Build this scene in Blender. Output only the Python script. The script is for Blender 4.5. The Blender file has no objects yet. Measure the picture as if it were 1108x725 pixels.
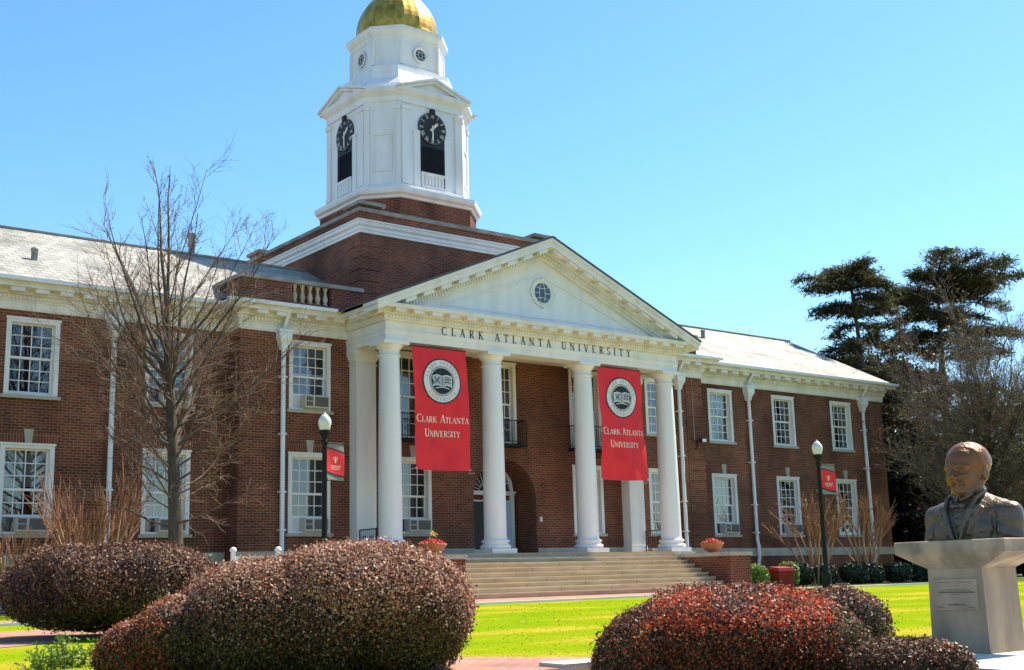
import bpy, math, random
import numpy as np
from mathutils import Vector, Matrix
R = math.radians
rng = np.random.default_rng(7)
random.seed(7)
SC = bpy.context.scene
COL = SC.collection

# ------------------------------------------------------------------ camera, sky, sun, exposure
cd = bpy.data.cameras.new('camera'); cam = bpy.data.objects.new('camera', cd); COL.objects.link(cam); SC.camera = cam
def cam_axes(yaw, pitch, roll):
    fw = Vector((math.sin(yaw)*math.cos(pitch), math.cos(yaw)*math.cos(pitch), math.sin(pitch)))
    rt = Vector((math.cos(yaw), -math.sin(yaw), 0)); up = rt.cross(fw)
    return rt*math.cos(roll)+up*math.sin(roll), -rt*math.sin(roll)+up*math.cos(roll), fw
crt, cup, cfw = cam_axes(R(37.9803), R(11.1939), R(-1.534))
CAM = Vector((-29.71, -36.4751, -0.9366))
cam.matrix_world = Matrix(((crt.x, cup.x, -cfw.x, CAM.x), (crt.y, cup.y, -cfw.y, CAM.y), (crt.z, cup.z, -cfw.z, CAM.z), (0, 0, 0, 1)))
cd.sensor_fit = 'HORIZONTAL'; cd.sensor_width = 36; cd.lens = 1336.93/1108*36
cd.clip_start = .1; cd.clip_end = 3000

SUN_EL, SUN_AZ = 54.0, 89.2            # azimuth clockwise from +Y
w = bpy.data.worlds.new('World'); SC.world = w; w.use_nodes = True
wn = w.node_tree.nodes; wl = w.node_tree.links
sky = wn.new('ShaderNodeTexSky'); sky.sky_type = 'NISHITA'; sky.sun_disc = False
sky.sun_elevation = R(SUN_EL); sky.sun_rotation = R(SUN_AZ)
sky.air_density = 0.95; sky.dust_density = 0.25; sky.ozone_density = 3.0
hs = wn.new('ShaderNodeHueSaturation'); hs.inputs['Saturation'].default_value = 1.18; hs.inputs['Hue'].default_value = .4915
wl.new(sky.outputs[0], hs.inputs['Color']); wl.new(hs.outputs[0], wn['Background'].inputs[0]); wn['Background'].inputs[1].default_value = 0.125
sd = bpy.data.lights.new('sun', 'SUN'); sd.energy = 5.0; sd.angle = R(.53); sd.color = (1, .92, .78)
so = bpy.data.objects.new('sun', sd); COL.objects.link(so)
sv = Vector((math.sin(R(SUN_AZ))*math.cos(R(SUN_EL)), math.cos(R(SUN_AZ))*math.cos(R(SUN_EL)), math.sin(R(SUN_EL))))
so.rotation_euler = sv.to_track_quat('Z', 'Y').to_euler(); so.location = (60, 0, 80)
SC.view_settings.view_transform = 'Standard'; SC.view_settings.look = 'None'
SC.view_settings.exposure = 0.97; SC.view_settings.gamma = 1; SC.view_settings.use_curve_mapping = False
SC.render.film_transparent = False
SC.cycles.use_denoising = True
SC.cycles.max_bounces = 8; SC.cycles.diffuse_bounces = 4; SC.cycles.transparent_max_bounces = 12

# ------------------------------------------------------------------ materials
def node_mat(name):
    m = bpy.data.materials.new(name); m.use_nodes = True
    nt = m.node_tree; b = nt.nodes['Principled BSDF']
    return m, nt, b
def pmat(name, c1, c2=None, scale=3.0, rough=.6, bump=0.0, bscale=None, metal=0.0, spec=.4, stretch=(1, 1, 1), detail=6, lo=.35, hi=.65, rough2=None):
    m, nt, b = node_mat(name)
    b.inputs['Roughness'].default_value = rough; b.inputs['Metallic'].default_value = metal
    b.inputs['Specular IOR Level'].default_value = spec
    c2 = c2 or tuple(x*.85 for x in c1)
    tc = nt.nodes.new('ShaderNodeTexCoord'); mp = nt.nodes.new('ShaderNodeMapping'); mp.inputs['Scale'].default_value = stretch
    nt.links.new(tc.outputs['Object'], mp.inputs[0])
    n = nt.nodes.new('ShaderNodeTexNoise'); n.inputs['Scale'].default_value = scale; n.inputs['Detail'].default_value = detail
    nt.links.new(mp.outputs[0], n.inputs['Vector'])
    r = nt.nodes.new('ShaderNodeValToRGB'); r.color_ramp.elements[0].position = lo; r.color_ramp.elements[1].position = hi
    r.color_ramp.elements[0].color = (*c1, 1); r.color_ramp.elements[1].color = (*c2, 1)
    nt.links.new(n.outputs[0], r.inputs[0]); nt.links.new(r.outputs[0], b.inputs['Base Color'])
    if bump:
        n2 = nt.nodes.new('ShaderNodeTexNoise'); n2.inputs['Scale'].default_value = bscale or scale*4; n2.inputs['Detail'].default_value = 8
        nt.links.new(mp.outputs[0], n2.inputs['Vector'])
        bp = nt.nodes.new('ShaderNodeBump'); bp.inputs['Strength'].default_value = bump; bp.inputs['Distance'].default_value = .05
        nt.links.new(n2.outputs[0], bp.inputs['Height']); nt.links.new(bp.outputs[0], b.inputs['Normal'])
    return m
def brick_mat(name, c1, c2, mortar, bw=.26, rh=.09, ms=.011, rough=.85, flip=False, ztilt=1.0, off=.5, bump=.35, var=.3, vscale=.7):
    """running-bond masonry mapped on whichever vertical plane the face lies in"""
    m, nt, b = node_mat(name); N = nt.nodes; L = nt.links
    tc = N.new('ShaderNodeTexCoord'); sx = N.new('ShaderNodeSeparateXYZ'); L.new(tc.outputs['Object'], sx.inputs[0])
    ge = N.new('ShaderNodeNewGeometry'); sn = N.new('ShaderNodeSeparateXYZ'); L.new(ge.outputs['Normal'], sn.inputs[0])
    ab = N.new('ShaderNodeMath'); ab.operation = 'ABSOLUTE'; L.new(sn.outputs[0], ab.inputs[0])
    gt = N.new('ShaderNodeMath'); gt.operation = 'GREATER_THAN'; gt.inputs[1].default_value = .55; L.new(ab.outputs[0], gt.inputs[0])
    mx = N.new('ShaderNodeMix'); mx.data_type = 'FLOAT'; L.new(gt.outputs[0], mx.inputs[0]); L.new(sx.outputs[0], mx.inputs[2]); L.new(sx.outputs[1], mx.inputs[3])
    zz = N.new('ShaderNodeMath'); zz.operation = 'MULTIPLY'; zz.inputs[1].default_value = ztilt; L.new(sx.outputs[2], zz.inputs[0])
    cb = N.new('ShaderNodeCombineXYZ')
    if flip == 'flat':
        L.new(sx.outputs[0], cb.inputs[0]); L.new(sx.outputs[1], cb.inputs[1])
    elif flip:
        L.new(zz.outputs[0], cb.inputs[0]); L.new(mx.outputs[0], cb.inputs[1])
    else:
        L.new(mx.outputs[0], cb.inputs[0]); L.new(zz.outputs[0], cb.inputs[1])
    t = N.new('ShaderNodeTexBrick'); L.new(cb.outputs[0], t.inputs['Vector'])
    t.inputs['Scale'].default_value = 1; t.inputs['Brick Width'].default_value = bw; t.inputs['Row Height'].default_value = rh
    t.inputs['Mortar Size'].default_value = ms; t.inputs['Mortar Smooth'].default_value = .1; t.offset = off
    t.inputs['Color1'].default_value = (*c1, 1); t.inputs['Color2'].default_value = (*c2, 1); t.inputs['Mortar'].default_value = (*mortar, 1)
    n = N.new('ShaderNodeTexNoise'); n.inputs['Scale'].default_value = vscale; n.inputs['Detail'].default_value = 5; L.new(tc.outputs['Object'], n.inputs['Vector'])
    mr = N.new('ShaderNodeMapRange'); mr.inputs[1].default_value = .3; mr.inputs[2].default_value = .7; mr.inputs[3].default_value = 1-var; mr.inputs[4].default_value = 1+var; L.new(n.outputs[0], mr.inputs[0])
    mm = N.new('ShaderNodeMix'); mm.data_type = 'RGBA'; mm.blend_type = 'MULTIPLY'; mm.inputs[0].default_value = 1
    mp = N.new('ShaderNodeMapping'); mp.inputs['Scale'].default_value = (1.1, 1.1, .13); L.new(tc.outputs['Object'], mp.inputs[0])
    n3 = N.new('ShaderNodeTexNoise'); n3.inputs['Scale'].default_value = 1.0; n3.inputs['Detail'].default_value = 7; L.new(mp.outputs[0], n3.inputs['Vector'])
    r3 = N.new('ShaderNodeMapRange'); r3.inputs[1].default_value = .52; r3.inputs[2].default_value = .75; r3.inputs[3].default_value = 1.0; r3.inputs[4].default_value = .62 if not flip else 1.0; L.new(n3.outputs[0], r3.inputs[0])
    m3 = N.new('ShaderNodeMath'); m3.operation = 'MULTIPLY'; L.new(mr.outputs[0], m3.inputs[0]); L.new(r3.outputs[0], m3.inputs[1]); mr = m3
    L.new(t.outputs[0], mm.inputs[6]); cc = N.new('ShaderNodeCombineColor'); [L.new(mr.outputs[0], cc.inputs[i]) for i in range(3)]; L.new(cc.outputs[0], mm.inputs[7])
    L.new(mm.outputs[2], b.inputs['Base Color']); b.inputs['Roughness'].default_value = rough; b.inputs['Specular IOR Level'].default_value = .25
    bp = N.new('ShaderNodeBump'); bp.invert = True; bp.inputs['Strength'].default_value = bump; bp.inputs['Distance'].default_value = .012
    L.new(t.outputs['Fac'], bp.inputs['Height']); L.new(bp.outputs[0], b.inputs['Normal'])
    return m
def leaf_mat(name, stops, rough=.45, trans=.25, spec=.5):
    m, nt, b = node_mat(name); N = nt.nodes; L = nt.links
    g = N.new('ShaderNodeNewGeometry'); r = N.new('ShaderNodeValToRGB'); cr = r.color_ramp
    while len(cr.elements) < len(stops): cr.elements.new(.5)
    for e, (p, c) in zip(cr.elements, stops): e.position = p; e.color = (*c, 1)
    L.new(g.outputs['Random Per Island'], r.inputs[0]); L.new(r.outputs[0], b.inputs['Base Color'])
    b.inputs['Roughness'].default_value = rough; b.inputs['Specular IOR Level'].default_value = spec
    t = N.new('ShaderNodeBsdfTranslucent'); L.new(r.outputs[0], t.inputs[0])
    mx = N.new('ShaderNodeMixShader'); mx.inputs[0].default_value = trans
    L.new(b.outputs[0], mx.inputs[1]); L.new(t.outputs[0], mx.inputs[2]); L.new(mx.outputs[0], nt.nodes['Material Output'].inputs[0])
    return m
def glass_mat(name, tint=(.72, .78, .85), base=.09):
    m, nt, b = node_mat(name); N = nt.nodes; L = nt.links
    fr = N.new('ShaderNodeFresnel'); fr.inputs[0].default_value = 1.5
    ad = N.new('ShaderNodeMath'); ad.operation = 'MULTIPLY_ADD'; ad.inputs[1].default_value = 1.7; ad.inputs[2].default_value = base; ad.use_clamp = True
    L.new(fr.outputs[0], ad.inputs[0])
    n = N.new('ShaderNodeTexNoise'); n.inputs['Scale'].default_value = 1.3; bp = N.new('ShaderNodeBump'); bp.inputs['Strength'].default_value = .06
    tc = N.new('ShaderNodeTexCoord'); L.new(tc.outputs['Object'], n.inputs['Vector']); L.new(n.outputs[0], bp.inputs['Height'])
    tr = N.new('ShaderNodeBsdfTransparent'); tr.inputs[0].default_value = (*tint, 1)
    gl = N.new('ShaderNodeBsdfGlossy'); gl.inputs['Roughness'].default_value = .02; L.new(bp.outputs[0], gl.inputs['Normal'])
    mx = N.new('ShaderNodeMixShader'); L.new(ad.outputs[0], mx.inputs[0]); L.new(tr.outputs[0], mx.inputs[1]); L.new(gl.outputs[0], mx.inputs[2])
    L.new(mx.outputs[0], N['Material Output'].inputs[0])
    return m
M = {}
M['brick'] = brick_mat('red_brick', (.20, .054, .026), (.100, .028, .016), (.24, .15, .10), var=.42, vscale=.45)
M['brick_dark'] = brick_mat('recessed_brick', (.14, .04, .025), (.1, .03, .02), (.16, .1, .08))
M['soldier'] = brick_mat('soldier_brick', (.20, .058, .028), (.11, .031, .017), (.25, .155, .10), flip=True, off=0)
M['slate'] = brick_mat('pale_slate', (.43, .405, .35), (.29, .275, .245), (.17, .16, .14), bw=.40, rh=.17, ms=.014, var=.26, rough=.7, bump=.3, vscale=.5)
M['slate_dark'] = pmat('dark_roofing', (.09, .095, .11), (.06, .063, .075), 2, .7)
M['white'] = pmat('white_paint', (.80, .775, .765), (.66, .635, .615), 1.5, .5, bump=.05, bscale=10, stretch=(1.3, 1.3, .22), lo=.45, hi=.8)
M['white_trim'] = pmat('white_trim_paint', (.78, .755, .735), (.62, .59, .54), 2.2, .55, bump=.05, bscale=12, stretch=(1, 1, .4), lo=.42, hi=.78)
M['gutter'] = pmat('white_metal', (.80, .81, .82), (.70, .72, .74), 3, .35)
M['lime'] = pmat('limestone', (.46, .42, .35), (.36, .33, .27), 2.2, .85, bump=.15)
M['coping'] = pmat('weathered_coping', (.36, .33, .29), (.22, .20, .18), 1.6, .85, bump=.15)
M['step'] = pmat('granite_step', (.50, .365, .215), (.38, .275, .16), 1.3, .85, spec=.15, bump=.12, bscale=20, stretch=(.6, 1, 3))
M['step_joint'] = pmat('step_joint', (.20, .155, .10), None, 4, .9); M['tread'] = pmat('sunlit_tread', (.62, .52, .38), (.52, .42, .29), 2, .85, spec=.1)  # treads coloured paler than the risers to stand in for sunlight on them
M['gold'] = pmat('gold_leaf', (.84, .46, .08), (.46, .23, .04), 3.5, .38, metal=.9, stretch=(1, 1, .6), bump=.16, bscale=7)
M['iron'] = pmat('black_iron', (.012, .012, .013), (.02, .02, .021), 6, .6, spec=.2)
M['louver'] = pmat('black_louvre', (.012, .012, .014), (.02, .02, .022), 6, .6)
M['glass'] = glass_mat('window_glass')
M['dark_glass'] = pmat('dark_reflecting_glass', (.035, .045, .06), (.02, .026, .035), 2, .06, spec=.8)
M['dark'] = pmat('dark_interior', (.02, .018, .016), (.03, .026, .022), 2, .9)
M['curtain'] = pmat('pale_curtain', (.52, .50, .45), (.40, .38, .33), 3, .9, stretch=(6, 6, .3))
M['numeral'] = pmat('clock_gilt', (.56, .52, .42), (.46, .42, .32), 4, .4)
M['clockhand'] = pmat('gilt_hand', (.80, .74, .60), None, 4, .4)
M['letter'] = pmat('dark_bronze_letter', (.02, .018, .018), (.035, .03, .03), 5, .5)
M['banner'] = pmat('red_banner_cloth', (.80, .022, .030), (.68, .015, .026), 1.2, .65, bump=.05, bscale=4)
M['cream'] = pmat('cream_print', (.86, .80, .62), (.80, .74, .58), 5, .6)
M['sealw'] = pmat('white_print', (.72, .72, .70), (.66, .66, .65), 5, .6)
M['sealk'] = pmat('black_print', (.012, .012, .016), None, 5, .6)
M['sealg'] = pmat('grey_print', (.45, .46, .47), None, 5, .6)
M['orange'] = pmat('rust_print', (.42, .20, .10), None, 5, .6)
M['rope'] = pmat('grey_rope', (.5, .48, .45), None, 9, .8)
M['ac'] = pmat('beige_plastic', (.58, .55, .48), (.5, .47, .4), 3, .5)
M['acg'] = pmat('grey_grille', (.09, .085, .08), (.14, .13, .12), 9, .6, stretch=(1, 1, 8))
M['terra'] = pmat('terracotta', (.40, .15, .075), (.32, .11, .05), 4, .8, bump=.1)
M['soil'] = pmat('soil', (.06, .04, .028), (.04, .028, .02), 9, .95, bump=.4)
M['door_white'] = pmat('blue_white_door', (.55, .62, .72), (.48, .55, .65), 2, .4)
M['door_dark'] = pmat('dark_door', (.012, .011, .011), None, 3, .35)
M['paper'] = pmat('paper', (.75, .75, .74), (.68, .68, .68), 9, .7)
M['lampblack'] = pmat('lamp_black', (.010, .010, .011), (.016, .016, .016), 6, .6, spec=.15)
M['globe'] = pmat('frosted_acrylic', (.74, .72, .66), (.66, .64, .58), 14, .15, spec=.6, bump=.2, bscale=40)
M['flaggrey'] = pmat('grey_banner_cloth', (.20, .19, .18), (.25, .24, .22), 3, .7)
M['cream_stone'] = pmat('buff_stone', (.55, .45, .30), (.42, .33, .2), 4, .8)
M['conc'] = pmat('weathered_concrete', (.47, .345, .225), (.20, .15, .105), 2.4, .85, bump=.18, bscale=14, stretch=(1, 1, .35), lo=.3, hi=.72)
M['conc2'] = pmat('weathered_concrete_cap', (.46, .34, .225), (.23, .175, .125), 4, .85, bump=.18, bscale=14)
M['plaque'] = pmat('bronze_plaque', (.42, .31, .21), (.33, .245, .165), 6, .5, metal=.2)
M['plaquet'] = pmat('plaque_lettering', (.13, .1, .075), None, 8, .5)
M['paving'] = pmat('pale_concrete', (.60, .57, .52), (.50, .475, .43), 1.5, .85, bump=.08, bscale=30)
M['walk'] = brick_mat('brick_paving', (.46, .20, .135), (.36, .145, .10), (.36, .27, .22), bw=.21, rh=.105, flip='flat', var=.25, vscale=1.1)
M['bark'] = pmat('grey_brown_bark', (.10, .078, .06), (.05, .040, .032), 9, .9, bump=.4, stretch=(1, 1, .3))
M['twig'] = pmat('russet_twig', (.19, .125, .085), (.12, .075, .05), 3, .75)
M['twig2'] = pmat('tan_twig', (.165, .125, .095), (.095, .072, .055), 2, .8); M['shoot'] = pmat('reddish_shoot', (.34, .17, .09), (.24, .10, .055), 2, .7)
M['myrtle'] = pmat('smooth_tan_bark', (.40, .25, .135), (.24, .13, .07), 3, .6)
M['cedarbark'] = pmat('cedar_bark', (.085, .06, .045), (.05, .037, .03), 5, .9, bump=.4, stretch=(1, 1, .25))
M['redbox'] = pmat('red_vinyl', (.48, .018, .02), (.40, .012, .014), 3, .45)
M['redboxb'] = brick_mat('red_slats', (.30, .035, .025), (.25, .03, .02), (.12, .015, .01), bw=3, rh=.08, ms=.01)
M['floodw'] = pmat('white_lamp_case', (.72, .72, .70), None, 5, .4)
M['lens'] = pmat('flood_lens', (.8, .8, .75), None, 5, .1)
M['pipe'] = pmat('vent_pipe_metal', (.28, .28, .29), (.2, .2, .21), 5, .5)
M['leafcore'] = pmat('bush_twigs', (.05, .034, .026), (.032, .022, .017), 9, .95, bump=.6, bscale=20)
def L4(*c): return [(i/(len(c)-1), x) for i, x in enumerate(c)]
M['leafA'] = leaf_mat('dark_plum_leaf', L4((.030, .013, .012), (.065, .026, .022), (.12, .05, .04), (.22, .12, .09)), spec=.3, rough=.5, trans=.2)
M['leafB'] = leaf_mat('russet_leaf', L4((.10, .034, .016), (.21, .082, .042), (.36, .17, .095), (.55, .33, .21), (.66, .45, .32)), spec=.3, rough=.5, trans=.25)  # palest stops paint sun glints into the leaf colour
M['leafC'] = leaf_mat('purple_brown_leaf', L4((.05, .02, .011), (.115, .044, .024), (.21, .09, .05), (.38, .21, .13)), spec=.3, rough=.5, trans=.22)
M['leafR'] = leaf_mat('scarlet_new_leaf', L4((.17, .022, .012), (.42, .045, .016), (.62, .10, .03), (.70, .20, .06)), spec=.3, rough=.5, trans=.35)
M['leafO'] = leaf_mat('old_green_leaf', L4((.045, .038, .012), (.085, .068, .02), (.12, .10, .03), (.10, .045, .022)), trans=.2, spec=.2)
M['leafG'] = leaf_mat('bright_green_leaf', L4((.07, .14, .02), (.13, .24, .03), (.22, .34, .05), (.3, .38, .07)), trans=.3)
M['leafD'] = leaf_mat('dark_green_leaf', L4((.012, .025, .008), (.02, .04, .012), (.035, .055, .018)), trans=.15)
M['needle'] = leaf_mat('cedar_needle', L4((.030, .040, .015), (.055, .064, .024), (.085, .084, .034), (.125, .10, .045)), trans=.35, spec=.15, rough=.7)
M['evergreen'] = leaf_mat('dark_evergreen_leaf', L4((.016, .018, .008), (.03, .03, .012), (.05, .042, .016)), trans=.2, spec=.15, rough=.7)
M['bud'] = leaf_mat('yellow_green_bud', L4((.16, .14, .03), (.28, .22, .05), (.3, .17, .06)), trans=.35)
M['dryleaf'] = leaf_mat('dry_leaf', L4((.12, .06, .03), (.22, .12, .06), (.3, .18, .09)))
M['petal'] = leaf_mat('red_petal', L4((.5, .03, .03), (.65, .06, .05), (.7, .14, .08)), trans=.3)
M['petaly'] = leaf_mat('yellow_petal', L4((.7, .42, .02), (.75, .55, .05)), trans=.3)
M['petalp'] = leaf_mat('pink_petal', L4((.6, .12, .13), (.75, .3, .25)), trans=.3)
M['blade'] = leaf_mat('grass_blade', L4((.24, .31, .007), (.28, .33, .010), (.33, .35, .014), (.42, .36, .04)), trans=.55, spec=.05, rough=.8)

def lawn_mat():
    m, nt, b = node_mat('lawn'); N = nt.nodes; L = nt.links
    tc = N.new('ShaderNodeTexCoord')
    def noise(sc, st, d=6):
        mp = N.new('ShaderNodeMapping'); mp.inputs['Scale'].default_value = st; mp.inputs['Rotation'].default_value = (0, 0, R(20)); L.new(tc.outputs['Object'], mp.inputs[0])
        n = N.new('ShaderNodeTexNoise'); n.inputs['Scale'].default_value = sc; n.inputs['Detail'].default_value = d; L.new(mp.outputs[0], n.inputs['Vector']); return n
    n1 = noise(.55, (.5, 1, 1)); n2 = noise(16, (1, 1, 1), 9)
    r1 = N.new('ShaderNodeValToRGB'); e = r1.color_ramp.elements; e[0].position = .38; e[0].color = (.175, .265, .006, 1); e[1].position = .66; e[1].color = (.40, .30, .035, 1)
    x = r1.color_ramp.elements.new(.52); x.color = (.225, .275, .008, 1)
    L.new(n1.outputs[0], r1.inputs[0])
    mr = N.new('ShaderNodeMapRange'); mr.inputs[1].default_value = .25; mr.inputs[2].default_value = .75; mr.inputs[3].default_value = .74; mr.inputs[4].default_value = 1.18; L.new(n2.outputs[0], mr.inputs[0])
    cc = N.new('ShaderNodeCombineColor'); [L.new(mr.outputs[0], cc.inputs[i]) for i in range(3)]
    mm = N.new('ShaderNodeMix'); mm.data_type = 'RGBA'; mm.blend_type = 'MULTIPLY'; mm.inputs[0].default_value = 1; L.new(r1.outputs[0], mm.inputs[6]); L.new(cc.outputs[0], mm.inputs[7])
    L.new(mm.outputs[2], b.inputs['Base Color']); b.inputs['Roughness'].default_value = 1; b.inputs['Specular IOR Level'].default_value = 0
    bp = N.new('ShaderNodeBump'); bp.inputs['Strength'].default_value = .5; bp.inputs['Distance'].default_value = .04; L.new(n2.outputs[0], bp.inputs['Height']); L.new(bp.outputs[0], b.inputs['Normal'])
    return m
M['lawn'] = lawn_mat(); M['rough'] = pmat('rough_ground', (.10, .10, .05), (.07, .06, .045), .6, .95, bump=.3, bscale=8)

def bronze_mat():
    m, nt, b = node_mat('patinated_bronze'); N = nt.nodes; L = nt.links
    tc = N.new('ShaderNodeTexCoord'); sx = N.new('ShaderNodeSeparateXYZ'); L.new(tc.outputs['Object'], sx.inputs[0])
    n = N.new('ShaderNodeTexNoise'); n.inputs['Scale'].default_value = 4.5; n.inputs['Detail'].default_value = 6; L.new(tc.outputs['Object'], n.inputs['Vector'])
    # the head is rubbed to warm brown, the coat weathered grey
    a = N.new('ShaderNodeMath'); a.operation = 'MULTIPLY_ADD'; a.inputs[1].default_value = .9; a.inputs[2].default_value = -.36; L.new(sx.outputs[2], a.inputs[0])
    s = N.new('ShaderNodeMath'); s.operation = 'ADD'; L.new(a.outputs[0], s.inputs[0]); L.new(n.outputs[0], s.inputs[1])
    r = N.new('ShaderNodeValToRGB'); e = r.color_ramp.elements; e[0].position = .38; e[0].color = (.125, .095, .068, 1); e[1].position = .88; e[1].color = (.25, .09, .025, 1)
    x = r.color_ramp.elements.new(.58); x.color = (.175, .10, .046, 1)
    L.new(s.outputs[0], r.inputs[0]); L.new(r.outputs[0], b.inputs['Base Color'])
    b.inputs['Metallic'].default_value = .45; b.inputs['Roughness'].default_value = .37
    n2 = N.new('ShaderNodeTexNoise'); n2.inputs['Scale'].default_value = 22; n2.inputs['Detail'].default_value = 6; L.new(tc.outputs['Object'], n2.inputs['Vector'])
    bp = N.new('ShaderNodeBump'); bp.inputs['Strength'].default_value = .5; bp.inputs['Distance'].default_value = .03; L.new(n2.outputs[0], bp.inputs['Height']); L.new(bp.outputs[0], b.inputs['Normal'])
    return m
M['bronze'] = bronze_mat()

# ------------------------------------------------------------------ mesh helpers
def tag(o, label=None, cat=None, group=None, kind=None):
    if label: o['label'] = label
    if cat: o['category'] = cat
    if group: o['group'] = group
    if kind: o['kind'] = kind
    return o
def empty(name, loc=(0, 0, 0), rz=0, label=None, cat=None, group=None):
    o = bpy.data.objects.new(name, None); COL.objects.link(o); o.location = loc; o.rotation_euler = (0, 0, rz); o.empty_display_size = .3
    return tag(o, label, cat, group)
class MB:
    def __init__(s): s.v = []; s.f = []; s.m = []; s.sm = []
    def add(s, vs, fs, mi=0, smooth=False):
        o = len(s.v); s.v += [tuple(v) for v in vs]
        for f in fs: s.f.append(tuple(o+i for i in f)); s.m.append(mi); s.sm.append(smooth)
        return s
    def box(s, x0, x1, y0, y1, z0, z1, mi=0):
        return s.add([(x0, y0, z0), (x1, y0, z0), (x1, y1, z0), (x0, y1, z0), (x0, y0, z1), (x1, y0, z1), (x1, y1, z1), (x0, y1, z1)],
                     [(0, 3, 2, 1), (4, 5, 6, 7), (0, 1, 5, 4), (1, 2, 6, 5), (2, 3, 7, 6), (3, 0, 4, 7)], mi)
    def hexa(s, a, b, mi=0):            # a: 4 bottom points ccw, b: 4 top points
        return s.add(list(a)+list(b), [(0, 3, 2, 1), (4, 5, 6, 7), (0, 1, 5, 4), (1, 2, 6, 5), (2, 3, 7, 6), (3, 0, 4, 7)], mi)
    def prism(s, poly, z0, z1, mi=0, caps=True):
        n = len(poly); vs = [(x, y, z0) for x, y in poly]+[(x, y, z1) for x, y in poly]
        fs = [(i, (i+1) % n, n+(i+1) % n, n+i) for i in range(n)]
        if caps: fs += [tuple(range(n-1, -1, -1)), tuple(range(n, 2*n))]
        return s.add(vs, fs, mi)
    def prism_y(s, poly, y0, y1, mi=0):  # polygon in XZ extruded along y
        n = len(poly); vs = [(x, y0, z) for x, z in poly]+[(x, y1, z) for x, z in poly]
        fs = [(i, n+i, n+(i+1) % n, (i+1) % n) for i in range(n)]+[tuple(range(n)), tuple(range(2*n-1, n-1, -1))]
        return s.add(vs, fs, mi)
    def loft(s, rings, mi=0, caps=True, smooth=False, closed=True):
        n = len(rings[0]); vs = [p for r in rings for p in r]; fs = []
        for k in range(len(rings)-1):
            for i in range(n if closed else n-1):
                j = (i+1) % n; fs.append((k*n+i, k*n+j, (k+1)*n+j, (k+1)*n+i))
        s.add(vs, fs, mi, smooth)
        if caps:
            s.add(rings[0], [tuple(range(n-1, -1, -1))], mi); s.add(rings[-1], [tuple(range(n))], mi)
        return s
    def lathe(s, prof, c=(0, 0, 0), n=24, mi=0, smooth=True, caps=True):
        rings = [[(c[0]+r*math.cos(2*math.pi*i/n), c[1]+r*math.sin(2*math.pi*i/n), c[2]+z) for i in range(n)] for r, z in prof]
        return s.loft(rings, mi, caps, smooth)
    def tube(s, pts, rad, n=5, mi=0, smooth=True):
        pts = [Vector(p) for p in pts]; rad = rad if hasattr(rad, '__len__') else [rad]*len(pts); rings = []
        for i, p in enumerate(pts):
            d = (pts[min(i+1, len(pts)-1)]-pts[max(i-1, 0)]).normalized()
            a = d.cross(Vector((0, 0, 1)) if abs(d.z) < .9 else Vector((1, 0, 0))).normalized(); b = d.cross(a)
            rings.append([p+(a*math.cos(2*math.pi*k/n)+b*math.sin(2*math.pi*k/n))*rad[i] for k in range(n)])
        return s.loft(rings, mi, True, smooth)
    def sweep(s, path, prof, mi=0, closed=False):
        """profile (outward offset, z) carried along an XY path, mitred; outward is to the right of travel"""
        n = len(path); rings = []
        for i in range(n):
            p = Vector(path[i])
            d0 = (p-Vector(path[i-1])).normalized() if (closed or i > 0) else None
            d1 = (Vector(path[(i+1) % n])-p).normalized() if (closed or i < n-1) else None
            n0 = Vector((d0.y, -d0.x)) if d0 else None; n1 = Vector((d1.y, -d1.x)) if d1 else None
            if n0 and n1: mvec = (n0+n1)/(1+n0.dot(n1))
            else: mvec = n0 or n1
            rings.append([(p.x+mvec.x*o, p.y+mvec.y*o, z) for o, z in prof])
        if closed: rings.append(rings[0])
        return s.loft(rings, mi, not closed, False)
    def sphere(s, c, r, n=12, mi=0, sc=(1, 1, 1)):
        prof = [(max(1e-4, math.sin(math.pi*k/8)), -math.cos(math.pi*k/8)) for k in range(9)]
        rings = [[(c[0]+r*sc[0]*a*math.cos(2*math.pi*i/n), c[1]+r*sc[1]*a*math.sin(2*math.pi*i/n), c[2]+r*sc[2]*z) for i in range(n)] for a, z in prof]
        return s.loft(rings, mi, True, True)
    def mesh(s, name, mats):
        me = bpy.data.meshes.new(name); me.from_pydata(s.v, [], s.f); 
        for m in (mats if isinstance(mats, (list, tuple)) else [mats]): me.materials.append(M[m] if isinstance(m, str) else m)
        me.polygons.foreach_set('material_index', s.m); me.polygons.foreach_set('use_smooth', s.sm); me.update()
        return me
    def build(s, name, mats, parent=None, loc=None):
        return link(name, s.mesh(name, mats), parent, loc)
def link(name, me, parent=None, loc=None):
    o = bpy.data.objects.new(name, me); COL.objects.link(o)
    if parent: o.parent = parent
    if loc: o.location = loc
    return o
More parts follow.
